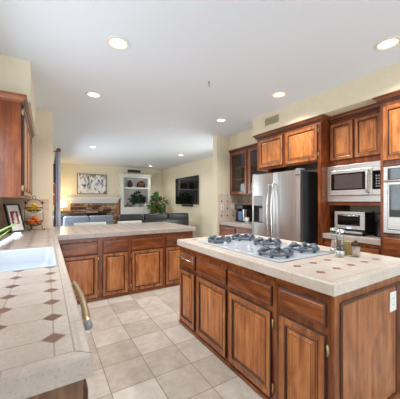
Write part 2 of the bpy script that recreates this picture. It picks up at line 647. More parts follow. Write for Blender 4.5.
# family-room left wall with a patio door
b = B()
b.box(-0.05, 0.09, 4.70, 6.2, 0, CEIL).box(-0.05, 0.09, 9.0, FY, 0, CEIL).box(-0.05, 0.09, 6.2, 9.0, 2.12, CEIL)
struct(b.build('wall_family_left', 'wall'))
b = B()
for yy in (6.23, 7.6, 8.97):
    b.box(0.0, 0.05, yy - 0.03, yy + 0.03, 0, 2.12)
b.box(0.0, 0.05, 6.2, 9.0, 2.06, 2.12).box(0.0, 0.05, 6.2, 9.0, 0, 0.08)
d1 = struct(b.build('door_1', 'white'))
B().box(0.02, 0.028, 6.25, 8.95, 0.08, 2.06).build('pane', 'glass', d1)
# back wall, with an unseen patio door added to let in daylight
b = B()
b.box(LX - 0.14, -0.05, -2.74, -2.6, 0, CEIL).box(3.45, RX + 0.14, -2.74, -2.6, 0, CEIL).box(-0.05, 3.45, -2.74, -2.6, 2.35, CEIL)
struct(b.build('wall_back', 'wall'))
b = B()
for xx in (-0.02, 1.15, 2.3, 3.42):
    b.box(xx - 0.03, xx + 0.03, -2.70, -2.65, 0, 2.35)
b.box(-0.05, 3.45, -2.70, -2.65, 2.29, 2.35).box(-0.05, 3.45, -2.70, -2.65, 0, 0.08)
d2 = struct(b.build('added_patio_door', 'white'))
B().box(0.0, 3.4, -2.68, -2.672, 0.08, 2.29).build('pane', 'glass', d2)
# right side
wallbox('wall_right', RX, RX + 0.14, -2.6, 4.42, 0, CEIL)
wallbox('wall_nook_return', 3.10, FX, 4.42, 4.57, 0, CEIL)
b = B()
b.box(FX, FX + 0.14, 4.57, 4.8, 0, CEIL).box(FX, FX + 0.14, 6.0, FY, 0, CEIL).box(FX, FX + 0.14, 4.8, 6.0, 0, 0.65).box(FX, FX + 0.14, 4.8, 6.0, 2.25, CEIL)
struct(b.build('wall_family_right', 'wall'))
b = B()
for yy in (4.82, 5.4, 5.98):
    b.box(FX + 0.05, FX + 0.1, yy - 0.02, yy + 0.02, 0.65, 2.25)
b.box(FX + 0.05, FX + 0.1, 4.8, 6.0, 0.65, 0.7).box(FX + 0.05, FX + 0.1, 4.8, 6.0, 2.2, 2.25)
w2 = struct(b.build('added_window', 'white'))  # unseen window added to bring light to the family room and ceiling
B().box(FX + 0.07, FX + 0.076, 4.83, 5.97, 0.68, 2.22).build('pane', 'glass', w2)
wallbox('wall_far', -0.05, FX + 0.14, FY, FY + 0.14, 0, CEIL)
# soffits
b = B().box(3.05, RX, -2.6, 3.28, 2.465, CEIL)
struct(b.build('wall_right_soffit', 'wall'))
wallbox('wall_nook_soffit', 3.42, RX, 3.28, 4.42, 2.445, CEIL)
wallbox('wall_left_soffit', LX, -0.138, 3.08, 4.58, 2.335, CEIL)
# tiled splashbacks
bs_l = stone_field('beige_wall_tile', (0, 0, 0), 0.30, -0.54, 0.914, 'xz', 0.03, srgb(232, 208, 180), srgb(206, 176, 146), (0, 0, 0, 1), srgb(160, 138, 116), 0.0016, 0.45, False, 0.8)
bs_l2 = stone_field('beige_wall_tile_side', (0, 0, 0), 0.30, 0.1, 0.914, 'yz', 0.03, srgb(232, 208, 180), srgb(206, 176, 146), (0, 0, 0, 1), srgb(160, 138, 116), 0.0016, 0.45, False, 0.8)
struct(B().box(LX + 0.012, 0.03, 4.568, 4.58, 0.914, 1.345).build('wall_left_return_tile', bs_l))
struct(B().box(LX, LX + 0.012, 2.72, 4.568, 0.914, 1.365).build('wall_left_tile', bs_l2))
b = B().box(LX + 0.012, 0.03, 4.560, 4.58, 1.345, 1.372, 0.004)
struct(b.build('trim_1', bs_l))
NT_, NA = srgb(236, 222, 206), srgb(212, 194, 176)
bs_n = stone_field('nook_tile', (0, 0, 0), 0.155, 3.215, 1.339, 'xz', 0.024, NT_, NA, srgb(128, 66, 50), srgb(190, 176, 160), 0.0014, 0.35, True, 0.4)
bs_n2 = stone_field('nook_tile_side', (0, 0, 0), 0.155, 4.35, 1.339, 'yz', 0.024, NT_, NA, srgb(128, 66, 50), srgb(190, 176, 160), 0.0014, 0.35, True, 0.4)
struct(B().box(3.125, RX, 4.408, 4.42, 0.914, 1.49).build('wall_nook_return_tile', bs_n))
struct(B().box(RX - 0.012, RX, 3.25, 4.408, 0.914, 1.49).build('wall_nook_side_tile', bs_n2))
struct(B().box(RX - 0.012, RX, 1.336, 2.03, 0.914, 1.284).build('wall_right_tile', bs_n2))
# skirting in the family room
struct(B().box(0.09, FX, FY - 0.015, FY, 0, 0.10).build('baseboard_far', 'white'))
struct(B().box(FX - 0.015, FX, 4.57, FY - 0.015, 0, 0.10).build('baseboard_right', 'white'))

# ------------------------------------------------------------------ worktops
TRIM_W = 0.045


def worktop(name, label, xs, ys, keep, trims, mats, grout='grout', z0=0.858, z1=0.914):
    """tiled top: field as one slab on a cell grid, edge tiles as a part"""
    cx = sum((xs[0], xs[-1])) / 2
    cy = sum((ys[0], ys[-1])) / 2
    t = thing(name, label, 'countertop', (cx, cy, z0))
    zt = z1 - 0.0015
    b = B()
    nx, ny = len(xs) - 1, len(ys) - 1
    K = lambda i, j: 0 <= i < nx and 0 <= j < ny and keep(i, j)
    for i in range(nx):
        for j in range(ny):
            if not K(i, j):
                continue
            x0, x1, y0, y1 = xs[i], xs[i + 1], ys[j], ys[j + 1]
            b.add([(x0, y0, zt), (x1, y0, zt), (x1, y1, zt), (x0, y1, zt)], [[0, 1, 2, 3]])
            b.add([(x0, y0, z0), (x0, y1, z0), (x1, y1, z0), (x1, y0, z0)], [[0, 1, 2, 3]])
            for (di, dj, p, q) in ((-1, 0, (x0, y0), (x0, y1)), (1, 0, (x1, y1), (x1, y0)), (0, -1, (x1, y0), (x0, y0)), (0, 1, (x0, y1), (x1, y1))):
                if not K(i + di, j + dj):
                    b.add([(*p, z0), (*q, z0), (*q, zt), (*p, zt)], [[0, 1, 2, 3]])
    f = b.build('tiled_field', mats[0], t)
    me = f.data
    bm = bmesh.new()
    bm.from_mesh(me)
    bmesh.ops.remove_doubles(bm, verts=bm.verts, dist=1e-5)
    bmesh.ops.recalc_face_normals(bm, faces=bm.faces)
    bm.to_mesh(me)
    bm.free()
    b = B()
    for seg in trims:           # each a closed quad outline in plan (mitred ends), with rounded outer top edge
        (ax, ay), (bx_, by), (cx_, cy_), (dx, dy) = seg      # a->b outer edge, c->d inner edge
        A, Bq, C_, D = (Vector((ax, ay)), Vector((bx_, by)), Vector((cx_, cy_)), Vector((dx, dy)))

        def lerp(o_, i_, w):
            return o_ + (i_ - o_) * w
        prof = [(0, z0 - 0.006), (0, z1 - 0.008), (0.06, z1 - 0.002), (0.2, z1 + 0.0005), (0.55, z1 + 0.0005), (0.8, z1 - 0.0008), (1, z1 - 0.001), (1, z0 - 0.006)]
        gi = 1 - 0.0045 / TRIM_W
        prof = [(w * gi, z) for w, z in prof]
        V = [(*lerp(A, D, w), z) for w, z in prof] + [(*lerp(Bq, C_, w), z) for w, z in prof]
        zg = z1 - 0.0017
        b.add([(*lerp(A, D, gi), zg), (*lerp(Bq, C_, gi), zg), (*C_, zg), (*D, zg)], [[0, 1, 2, 3]], 1)
        n = len(prof)
        b.add(V, [[i, (i + 1) % n, n + (i + 1) % n, n + i] for i in range(n)] + [list(range(n)), [n + i for i in range(n)]])
    ends = {}
    for seg in trims:
        for o_, i_ in ((seg[0], seg[3]), (seg[1], seg[2])):
            ends.setdefault((o_, i_), []).append(seg)
    for (o_, i_), l_ in ends.items():
        if len(l_) == 2:
            O, I = Vector(o_), Vector(i_)
            d_ = (I - O).normalized()
            n_ = Vector((-d_.y, d_.x)) * 0.0013
            P = O + d_ * 0.006
            b.add([(*(P + n_), z1 + 0.0009), (*(P - n_), z1 + 0.0009), (*(I - n_), z1 + 0.0009), (*(I + n_), z1 + 0.0009)], [[0, 1, 2, 3]], 1)
    b.build('edge_tiles', [mats[1], grout], t)
    return t


def top_mats(name, cx, cy, z0, px, py, pitch=0.1635, tile=TILE, alt=TALT, dia=DIA, grt=GRT):
    off = (cx, cy, z0)
    a = stone_field(name + '_field', off, pitch, px, py, 'xy', 0.034, tile, alt, dia, grt, 0.0021, 0.28, True, 0.35)
    b = stone_field(name + '_edge', off, pitch * 2, px - pitch * 0.7, py + pitch / 2, 'xy', 0.034, tile, alt, dia, grt, 0.0021, 0.3, False, 0.25)
    return a, b


T = TRIM_W
# L-shaped run: sink counter + peninsula
PX, PY0, PY1, CX, CY = 2.10, 3.60, 4.86, 0.11, 0.745
SX0, SX1, SY0, SY1 = -0.43, 0.062, 1.885, 2.69
xs = [LX, SX0, SX1, CX - T, CX - T + 0.0001, PX - T]
xs = [LX, SX0, SX1, CX - T + 0.0, PX - T]
ys = [CY + T, SY0, SY1, PY0 + T, 4.58, PY1 - T]


def keepL(i, j):
    if j <= 2:
        return i <= 2 and not (i == 1 and j == 1)
    if j == 3:
        return True
    return i == 3


ccx, ccy = (xs[0] + xs[-1]) / 2, (ys[0] + ys[-1]) / 2
mt = top_mats('sink_counter_tile', ccx, ccy, 0.858, 0.019, 0.897, 0.1626)
trims = [
    ((LX, CY), (CX, CY), (CX - T, CY + T), (LX, CY + T)),
    ((CX, CY), (CX, PY0), (CX - T, PY0 + T), (CX - T, CY + T)),
    ((CX, PY0), (PX, PY0), (PX - T, PY0 + T), (CX - T, PY0 + T)),
    ((PX, PY0), (PX, PY1), (PX - T, PY1 - T), (PX - T, PY0 + T)),
    ((PX, PY1), (0.092, PY1), (0.092, PY1 - T), (PX - T, PY1 - T)),
]
ys[4] = 4.566
keep0 = keepL
xs2 = [LX, SX0, SX1, CX - T, 0.093, PX - T]
def keepL2(i, j):
    if j <= 2:
        return i <= 2 and not (i == 1 and j == 1)
    if j == 3:
        return True
    return i == 4
worktop('worktop', 'L-shaped beige tiled counter with brown diamond insets running from the sink round the peninsula', xs2, ys, keepL2, trims, mt)

# island top
IX0, IX1, IY0, IY1 = 1.235, 2.235, 0.738, 2.525
mi_ = top_mats('island_tile', (IX0 + IX1) / 2, (IY0 + IY1) / 2, 0.858, 1.39, 0.912, 0.1653, srgb(224, 213, 202), srgb(196, 182, 170), srgb(126, 82, 66), srgb(196, 182, 168))
worktop('worktop', 'rectangular beige tiled top of the island under the cooktop', [IX0 + T, IX1 - T], [IY0 + T, IY1 - T], lambda i, j: True, [
    ((IX0, IY0), (IX1, IY0), (IX1 - T, IY0 + T), (IX0 + T, IY0 + T)),
    ((IX0, IY1), (IX0, IY0), (IX0 + T, IY0 + T), (IX0 + T, IY1 - T)),
    ((IX1, IY0), (IX1, IY1), (IX1 - T, IY1 - T), (IX1 - T, IY0 + T)),
    ((IX1, IY1), (IX0, IY1), (IX0 + T, IY1 - T), (IX1 - T, IY1 - T))], mi_, 'grout_light')
# nook counter and microwave counter
NF, NY0, NY1 = 3.135, 3.265, 4.407
mn = top_mats('nook_counter_tile', (NF + T + RX) / 2, (NY0 + NY1) / 2, 0.858, 3.3, 3.4)
worktop('worktop', 'short tiled counter under the coffee maker, left of the refrigerator', [NF + T, RX - 0.013], [NY0, NY1], lambda i, j: True,
        [((NF, NY1), (NF, NY0), (NF + T, NY0), (NF + T, NY1))], mn)
KF, KY0, KY1 = 3.13, 1.341, 2.028
mk = top_mats('toaster_counter_tile', (KF + T + RX) / 2, (KY0 + KY1) / 2, 0.858, 3.3, 1.5)
worktop('worktop', 'short tiled counter under the microwave that carries the toaster oven', [KF + T, RX - 0.013], [KY0, KY1], lambda i, j: True,
        [((KF, KY1), (KF, KY0), (KF + T, KY0), (KF + T, KY1))], mk)

# ------------------------------------------------------------------ base cabinets
ZB = 0.851


def base_cab(label, fr, a0, a1, depth_to, parts, group=None, z1=ZB, plinth=True):
    """parts: list of ('drawer'|'door', a0, a1, z0, z1, hinge)"""
    p = fr.p((a0 + a1) / 2, 0, 0)
    q = fr.p(a0, 0, 0)
    if fr.kind[1] == 'x':
        loc = ((fr.k + depth_to) / 2, (a0 + a1) / 2, 0)
    else:
        loc = ((a0 + a1) / 2, (fr.k + depth_to) / 2, 0)
    t = thing('base_cabinet', label, 'cabinet', loc, group)
    b = B()
    if fr.kind[1] == 'x':
        b.box(fr.k, depth_to, a0, a1, 0.0, z1)
    else:
        b.box(a0, a1, fr.k, depth_to, 0.0, z1)
    b.build('body', 'wood_v', t)
    b = B()
    fbox(b, fr, a0 + 0.001, a1 - 0.001, z1 - 0.035, z1 - 0.002, 0.0, 0.004)
    b.build('top_rail', 'wood_h', t)
    if plinth:
        b = B()
        fbox(b, fr, a0 + 0.0005, a1 - 0.0005, 0.001, 0.035, 0.0, 0.010, 0.003)
        b.build('base_moulding', 'wood_h', t)
    for kind, d0, d1, z0, zz, h in parts:
        if kind == 'drawer':
            drawer(t, fr, d0, d1, z0, zz)
        else:
            door(t, fr, d0, d1, z0, zz, hinge_at=h)
    return t


# peninsula, facing the camera
fp = Fr('-y', 3.63)
PD = 4.24
base_cab('peninsula cabinet in the corner beside the sink counter, leftmost of the row', fp, 0.112, 0.622, PD, [('drawer', 0.155, 0.589, 0.632, 0.797, None), ('door', 0.155, 0.589, 0.045, 0.622, 0.60)], 'peninsula cabinets')
base_cab('narrow peninsula cabinet, second from the sink counter', fp, 0.622, 1.02, PD, [('drawer', 0.652, 0.99, 0.632, 0.797, None), ('door', 0.652, 0.99, 0.045, 0.622, 0.641)], 'peninsula cabinets')
base_cab('wide peninsula cabinet, third from the sink counter', fp, 1.02, 1.548, PD, [('drawer', 1.05, 1.52, 0.632, 0.797, None), ('door', 1.05, 1.52, 0.045, 0.622, 1.039)], 'peninsula cabinets')
base_cab('peninsula cabinet at the open end, partly behind the island corner', fp, 1.548, 2.06, PD, [('drawer', 1.576, 2.03, 0.632, 0.797, None), ('door', 1.576, 2.03, 0.045, 0.622, None)], 'peninsula cabinets')

# island, long side facing the sink counter
fi = Fr('-x', 1.256)
ID = 2.04
g = 'island cabinets'
t = base_cab('narrow island cabinet at the far end with a towel bar on its drawer', fi, 2.127, 2.505, ID, [('drawer', 2.147, 2.472, 0.655, 0.792, None), ('door', 2.155, 2.472, 0.06, 0.61, None)], g)
b = B()
for yy in (2.19, 2.43):
    b.box(1.205, 1.238, yy - 0.006, yy + 0.006, 0.735, 0.747)
    b.box(1.231, 1.237, yy - 0.014, yy + 0.014, 0.70, 0.78, 0.002)
b.tube([(1.207, 2.17, 0.741), (1.207, 2.45, 0.741)], 0.006, 8)
b.build('towel_bar', 'chrome', t)
t = base_cab('island cabinet under the far half of the cooktop', fi, 1.628, 2.127, ID, [('drawer', 1.642, 2.106, 0.655, 0.785, None), ('door', 1.645, 2.106, 0.06, 0.615, None)], g)
t = base_cab('island cabinet under the near half of the cooktop', fi, 1.13, 1.628, ID, [('drawer', 1.16, 1.615, 0.655, 0.785, None), ('door', 1.165, 1.606, 0.06, 0.615, 1.15)], g)
t = base_cab('island cabinet at the near corner with the panelled end', fi, 0.765, 1.13, ID, [('drawer', 0.79, 1.102, 0.672, 0.797, None), ('door', 0.791, 1.095, 0.06, 0.628, 0.779)], g)
fe = Fr('-y', 0.765)
b = B()
loops(b, fe, 1.262, 2.04, 0.0, 0.851, [(0, 0.0, 0), (0, 0.014, 0)], cap=False)
# frame around the recessed end panel
for (a0, a1, z0, z1) in ((1.257, 1.315, 0, 0.851), (1.985, 2.04, 0, 0.851), (1.315, 1.985, 0.795, 0.851), (1.315, 1.985, 0, 0.06)):
    fbox(b, fe, a0, a1, z0, z1, 0.0, 0.016)
b.build('end_frame', 'wood_v', t)
b = B()
loops(b, fe, 1.305, 1.995, 0.05, 0.805, [(0, 0.016, 0), (0, 0.024, 0), (0.012, 0.027, 1), (0.016, 0.024, 0), (0.026, 0.012, 0), (0.030, 0.004, 1)])
b.build('end_panel_moulding', ['wood_v', 'glaze'], t)
b = B()
fbox(b, fe, 1.336, 1.964, 0.081, 0.774, 0.001, 0.008)
b.build('end_panel', 'wood_end', t)
b = B()
fbox(b, fe, 1.25, 2.055, 0.001, 0.075, 0.0, 0.024, 0.008)
b.build('end_skirting', 'wood_h', t)
# outlet on the island end
fo = Fr('-y', 0.757)


def outlet(fr, a, z, label, w=0.072, h=0.115, kind='electrical_outlet', group=None):
    t = thing(kind, label, 'outlet' if kind == 'electrical_outlet' else 'switch', fr.p(a, z - h / 2, 0.0005), group)
    b = B()
    fbox(b, fr, a - w / 2, a + w / 2, z - h / 2, z + h / 2, 0.0005, 0.007, 0.002)
    b.build('cover_plate', 'plastic_white', t)
    b = B()
    if kind == 'electrical_outlet':
        for dz in (-0.02, 0.02):
            b = B()
            for da in (-0.006, 0.006):
                fbox(b, fr, a + da - 0.0012, a + da + 0.0012, z + dz - 0.006, z + dz + 0.006, 0.0068, 0.0076)
            b.build('socket', 'black', t)
    else:
        fbox(b, fr, a - 0.014, a + 0.014, z - 0.03, z + 0.03, 0.007, 0.010, 0.001)
        b.build('rocker', 'enamel', t)
    return t


outlet(fo, 1.914, 0.687, 'white electrical outlet on the panelled end of the island', 0.085, 0.125)

# left run under the sink counter (its front faces the island)
fl = Fr('+x', 0.085)
t = base_cab('sink-run cabinet at the near end of the left counter, its end panel facing the camera', fl, 0.772, 1.19, LX + 0.002, [('drawer', 0.80, 1.165, 0.655, 0.79, None), ('door', 0.80, 1.165, 0.06, 0.615, None)])
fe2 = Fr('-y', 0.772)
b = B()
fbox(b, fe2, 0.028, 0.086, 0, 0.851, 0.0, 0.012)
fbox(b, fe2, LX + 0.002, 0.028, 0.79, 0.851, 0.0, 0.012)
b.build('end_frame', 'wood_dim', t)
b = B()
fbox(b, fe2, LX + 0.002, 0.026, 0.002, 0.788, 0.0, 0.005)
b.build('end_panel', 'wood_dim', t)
base_cab('sink-run cabinet below the white sink', fl, 1.845, 2.75, LX + 0.002, [('door', 1.87, 2.285, 0.06, 0.79, None), ('door', 2.305, 2.72, 0.06, 0.79, None)], None, 0.70)
base_cab('sink-run cabinet between the sink and the peninsula', fl, 2.75, 3.612, LX + 0.002, [('drawer', 2.78, 3.59, 0.655, 0.79, None), ('door', 2.78, 3.59, 0.06, 0.615, None)])
base_cab('blind corner cabinet below the fruit basket', Fr('-y', 3.635), LX + 0.002, 0.107, 4.55, [], None)
# dishwasher
t = thing('dishwasher', 'dishwasher under the sink counter with a bowed nickel bar handle', 'dishwasher', (-0.2, 1.517, 0))
B().box(LX + 0.01, 0.08, 1.195, 1.84, 0.0, 0.848).build('body', 'dark_grey', t)
B().box(0.0805, 0.105, 1.2, 1.835, 0.10, 0.845, 0.004).build('front_panel', 'steel', t)
b = B()
pts = []
for i in range(15):
    k = i / 14
    pts.append((0.152 + 0.014 * math.sin(PI * k), 1.19 + 0.645 * k, 0.80))
b.tube(pts, 0.0165, 12)
hb = b.build('bar_handle', 'nickel', t)
for yy in (1.215, 1.81):
    B().tube([(0.1052, yy, 0.80), (0.155, yy, 0.80)], 0.012, 10).build('handle_post', 'side_wood' if False else 'brass', hb)
B().tube([(0.152, 1.1895, 0.80), (0.152, 1.170, 0.80)], 0.019, 12).build('end_cap', 'grey_plastic', hb)

# nook base cabinet
fn = Fr('-x', 3.16)
base_cab('base cabinet with drawers under the coffee maker counter', fn, 3.268, 4.405, RX - 0.002, [('drawer', 3.87, 4.385, 0.63, 0.805, None), ('drawer', 3.29, 3.845, 0.63, 0.805, None), ('door', 3.87, 4.385, 0.06, 0.61, None), ('door', 3.29, 3.845, 0.06, 0.61, None)])
fk = Fr('-x', 3.155)
base_cab('base cabinet with drawers under the toaster oven', fk, 1.341, 2.028, RX - 0.002, [('drawer', 1.70, 2.01, 0.63, 0.80, None), ('drawer', 1.36, 1.68, 0.63, 0.80, None), ('door', 1.70, 2.01, 0.06, 0.61, None), ('door', 1.36, 1.68, 0.06, 0.61, None)])

# ------------------------------------------------------------------ upper cabinets and tower, right wall
# over the refrigerator (with the tall side panel)
UX = 3.10
t = thing('wall_cabinet', 'deep wall cabinet above the refrigerator with two raised-panel doors', 'cabinet', (3.45, 2.62, 1.86))
B().box(UX, RX - 0.002, 2.032, 3.215, 1.862, 2.40).build('body', 'wood_red', t)
fu = Fr('-x', UX)
B().box(UX - 0.004, UX, 2.032, 3.215, 2.365, 2.40).build('top_rail', 'wood_h', t)
door(t, fu, 2.655, 3.15, 1.90, 2.355, 'wood_door', 'wood_panel')
door(t, fu, 2.075, 2.60, 1.885, 2.355, 'wood_door', 'wood_panel', 2.062)
crown(t, UX, 3.23, 2.032, 3.215, 2.385, 2.462)
t2 = thing('tall_side_panel', 'tall wooden side panel between the refrigerator and the microwave', 'panel', (3.45, 2.07, 0))
B().box(UX, RX - 0.002, 2.032, 2.075, 0.0, 1.861).build('panel', 'wood_red', t2)
b = B()
loops(b, Fr('-y', 2.032), 3.12, 3.225, 1.36, 1.76, [(0, 0.0, 0), (0, 0.002, 1), (0.02, 0.0025, 0), (0.03, 0.001, 1), (0.045, 0.002, 0)])
b.build('inset_panel', ['wood_v', 'glaze'], t2)

# glass-door cabinet in the nook
GX = 3.44
t = thing('wall_cabinet', 'glass-door wall cabinet over the coffee maker', 'cabinet', (3.62, 3.83, 1.48))
b = B()
b.box(GX, RX - 0.002, 4.385, 4.406, 1.475, 2.42).box(GX, RX - 0.002, 3.225, 3.245, 1.475, 2.42).box(GX, RX - 0.002, 3.245, 4.385, 1.475, 1.495).box(GX, RX - 0.002, 3.245, 4.385, 2.40, 2.42)
b.box(RX - 0.014, RX - 0.004, 3.245, 4.385, 1.495, 2.40)
b.build('body', 'wood_red', t)
fg = Fr('-x', GX)
b = B()
fbox(b, fg, 3.225, 4.406, 1.475, 1.505, -0.02, 0.001)
fbox(b, fg, 3.225, 4.406, 2.36, 2.42, -0.02, 0.001)
fbox(b, fg, 4.33, 4.406, 1.505, 2.36, -0.02, 0.001)
fbox(b, fg, 3.795, 3.855, 1.505, 2.36, -0.02, 0.001)
fbox(b, fg, 3.225, 3.27, 1.505, 2.36, -0.02, 0.001)
b.build('face_frame', 'wood_v', t)
for z in (1.80, 2.05):
    B().box(GX + 0.03, RX - 0.015, 3.246, 4.384, z, z + 0.016).build('shelf', 'side_wood', t)
for (a0, a1) in ((3.845, 4.36), (3.25, 3.79)):
    b = B()
    loops(b, fg, a0, a1, 1.485, 2.37, [(0, 0.002, 0), (0, 0.016, 1), (0.004, 0.021, 1), (0.008, 0.022, 0), (0.055, 0.022, 0), (0.062, 0.016, 1), (0.062, 0.002, 1), (0, 0.002, 0)], cap=False)
    d = b.build('door', ['wood_v', 'glaze'], t)
    b = B()
    fbox(b, fg, a0 + 0.058, a1 - 0.058, 1.543, 2.312, 0.006, 0.010)
    b.build('pane', 'glass_dark', d)
crown(t, GX, RX, 3.225, 4.405, 2.385, 2.443, ends=(False, False), out=0.04)

# above the microwave
MX = 3.29
t = thing('wall_cabinet', 'shallow wall cabinet above the microwave with two small doors', 'cabinet', (3.6, 1.74, 1.81))
B().box(MX, RX - 0.002, 1.34, 2.030, 1.80, 2.44).build('body', 'wood_red', t)
fm = Fr('-x', MX)
door(t, fm, 1.715, 2.010, 1.875, 2.36, hinge_at=None, fw=0.045)
door(t, fm, 1.40, 1.695, 1.875, 2.36, hinge_at=None, fw=0.045)
crown(t, MX, RX, 1.395, 2.015, 2.39, 2.463, ends=(False, False))

# oven tower
OX = 3.10
t = thing('oven_cabinet', 'tall cabinet around the wall oven at the right edge', 'cabinet', (3.45, 1.0, 0))
OY0, OY1 = 0.55, 1.335
b = B()
b.box(OX, RX - 0.002, OY1 - 0.03, OY1, 0, 2.40).box(OX, RX - 0.002, OY0, OY0 + 0.03, 0, 2.40)
b.box(OX, RX - 0.002, OY0 + 0.03, OY1 - 0.03, 0, 0.985).box(OX, RX - 0.002, OY0 + 0.03, OY1 - 0.03, 1.715, 2.40)
b.build('body', 'wood_v', t)
fo_ = Fr('-x', OX)
door(t, fo_, 0.955, 1.305, 1.765, 2.345)
door(t, fo_, 0.58, 0.93, 1.765, 2.345)
drawer(t, fo_, 0.58, 1.305, 0.66, 0.955)
drawer(t, fo_, 0.58, 1.305, 0.36, 0.63)
drawer(t, fo_, 0.58, 1.305, 0.07, 0.33)
crown(t, OX, 3.225, OY0, OY1, 2.385, 2.462, ends=(True, True))
# wall oven
t = thing('wall_oven', 'built-in wall oven with mirrored glass and a pale steel bar handle', 'oven', (3.4, 1.0, 0.99))
B().box(OX + 0.002, RX - 0.06, OY0 + 0.035, OY1 - 0.035, 0.99, 1.71).build('body', 'dark_grey', t)
b = B()
b.box(OX - 0.014, OX + 0.002, OY0 + 0.037, 1.302, 1.0, 1.035, 0.003).box(OX - 0.012, OX + 0.002, 1.262, 1.302, 1.035, 1.70, 0.003).box(OX - 0.012, OX + 0.002, OY0 + 0.037, 0.63, 1.035, 1.70, 0.003).box(OX - 0.012, OX + 0.002, 0.63, 1.262, 1.68, 1.70, 0.003)
b.build('steel_trim', 'steel_h', t)
B().box(OX - 0.013, OX + 0.002, 0.632, 1.260, 1.565, 1.679, 0.002).build('control_panel', 'oven_glass', t)
dd = B().box(OX - 0.016, OX + 0.002, 0.632, 1.260, 1.04, 1.56, 0.004).build('door', 'steel_h', t)
B().box(OX - 0.019, OX - 0.015, 0.65, 1.246, 1.17, 1.51, 0.001).build('mirror_window', 'oven_glass', dd)
b = B()
b.tube([(OX - 0.052, 0.65, 1.545), (OX - 0.052, 1.285, 1.545)], 0.013, 10)
for yy in (0.68, 1.235):
    b.tube([(OX - 0.052, yy, 1.545), (OX - 0.014, yy, 1.545)], 0.009, 8)
b.build('handle', 'steel_h', t)

# microwave
t = thing('microwave', 'built-in steel microwave with a dark window and bar handle', 'microwave', (3.55, 1.74, 1.33))
KX = 3.235
B().box(KX + 0.012, RX - 0.05, 1.341, 2.027, 1.33, 1.796).build('body', 'dark_grey', t)
b = B()
b.box(KX, KX + 0.012, 1.339, 2.029, 1.735, 1.796, 0.003).box(KX, KX + 0.012, 1.339, 2.029, 1.33, 1.405, 0.003).box(KX, KX + 0.012, 1.99, 2.029, 1.405, 1.735, 0.003)
b.build('trim_kit', 'steel_h', t)
dd = B().box(KX - 0.018, KX + 0.011, 1.470, 1.987, 1.41, 1.73, 0.005).build('door', 'steel_h', t)
B().box(KX - 0.021, KX - 0.017, 1.545, 1.962, 1.477, 1.69, 0.001).build('window_frame', 'black_gloss', dd)
B().box(KX - 0.023, KX - 0.020, 1.575, 1.915, 1.492, 1.672).build('window_glass', 'mw_glass', dd)
B().box(KX - 0.018, KX + 0.011, 1.339, 1.467, 1.475, 1.685, 0.003).build('control_panel', 'black_gloss', t)
for za_, zb_ in ((1.687, 1.73), (1.41, 1.473)):
    B().box(KX - 0.018, KX + 0.011, 1.339, 1.467, za_, zb_, 0.003).build('panel_surround', 'steel_h', t)
b = B()
for i in range(5):
    for j in range(3):
        b.box(KX - 0.0195, KX - 0.0175, 1.365 + j * 0.026, 1.381 + j * 0.026, 1.50 + i * 0.03, 1.516 + i * 0.03)
b.build('buttons', 'grey_plastic', t)
b = B()
b.tube([(KX - 0.02, 1.508, 1.70), (KX - 0.058, 1.508, 1.70), (KX - 0.065, 1.508, 1.64), (KX - 0.065, 1.508, 1.50), (KX - 0.058, 1.508, 1.44), (KX - 0.02, 1.508, 1.44)], 0.014, 10)
b.build('handle', 'steel_h', dd)
B().box(3.245, RX - 0.002, 1.341, 2.028, 1.285, 1.326).build('shelf_board', 'wood_h', None)
o = bpy.data.objects['shelf_board']
o.name = 'wooden_shelf'
tag(o, 'thin wooden shelf board the microwave rests on', 'shelf')

# ------------------------------------------------------------------ refrigerator
t = thing('refrigerator', 'stainless side-by-side refrigerator with ice dispenser', 'refrigerator', (3.4, 2.77, 0))
F0 = 3.0
B().box(F0 + 0.075, 3.74, 2.29, 3.25, 0.02, 1.765, 0.008).build('cabinet_body', 'dark_grey', t)
# freezer door with dispenser niche (hole)
ya, yb, za, zb = 2.99, 3.205, 0.985, 1.43


def fridge_door(y0, y1, hole=None):
    """bowed-front door panel as a grid with an optional rectangular hole"""
    ysn = sorted(set([y0 + (y1 - y0) * i / 8 for i in range(9)] + ([hole[0], hole[1]] if hole else [])))
    zsn = [0.07, 0.3, 0.6] + ([hole[2], hole[3]] if hole else []) + [1.6, 1.778]
    bow = lambda y: F0 + 0.02 * (abs((y - (y0 + y1) / 2) / ((y1 - y0) / 2)) ** 2.6)
    b = B()
    ins = lambda i, j: hole and hole[0] - 1e-6 <= ysn[i] < hole[1] - 1e-6 and hole[2] - 1e-6 <= zsn[j] < hole[3] - 1e-6
    for i in range(len(ysn) - 1):
        for j in range(len(zsn) - 1):
            if ins(i, j):
                continue
            p = [(bow(ysn[i]), ysn[i], zsn[j]), (bow(ysn[i + 1]), ysn[i + 1], zsn[j]), (bow(ysn[i + 1]), ysn[i + 1], zsn[j + 1]), (bow(ysn[i]), ysn[i], zsn[j + 1])]
            b.add(p, [[0, 1, 2, 3]], 0, True)
    xb = F0 + 0.072
    n = len(ysn)
    for z in (zsn[0], zsn[-1]):
        b.add([(bow(y), y, z) for y in ysn] + [(xb, y, z) for y in ysn], [[i, i + 1, n + i + 1, n + i] for i in range(n - 1)])
    for y in (y0, y1):
        b.add([(bow(y), y, zsn[0]), (xb, y, zsn[0]), (xb, y, zsn[-1]), (bow(y), y, zsn[-1])], [[0, 1, 2, 3]])
    b.add([(xb, y0, zsn[0]), (xb, y1, zsn[0]), (xb, y1, zsn[-1]), (xb, y0, zsn[-1])], [[0, 1, 2, 3]])
    return b


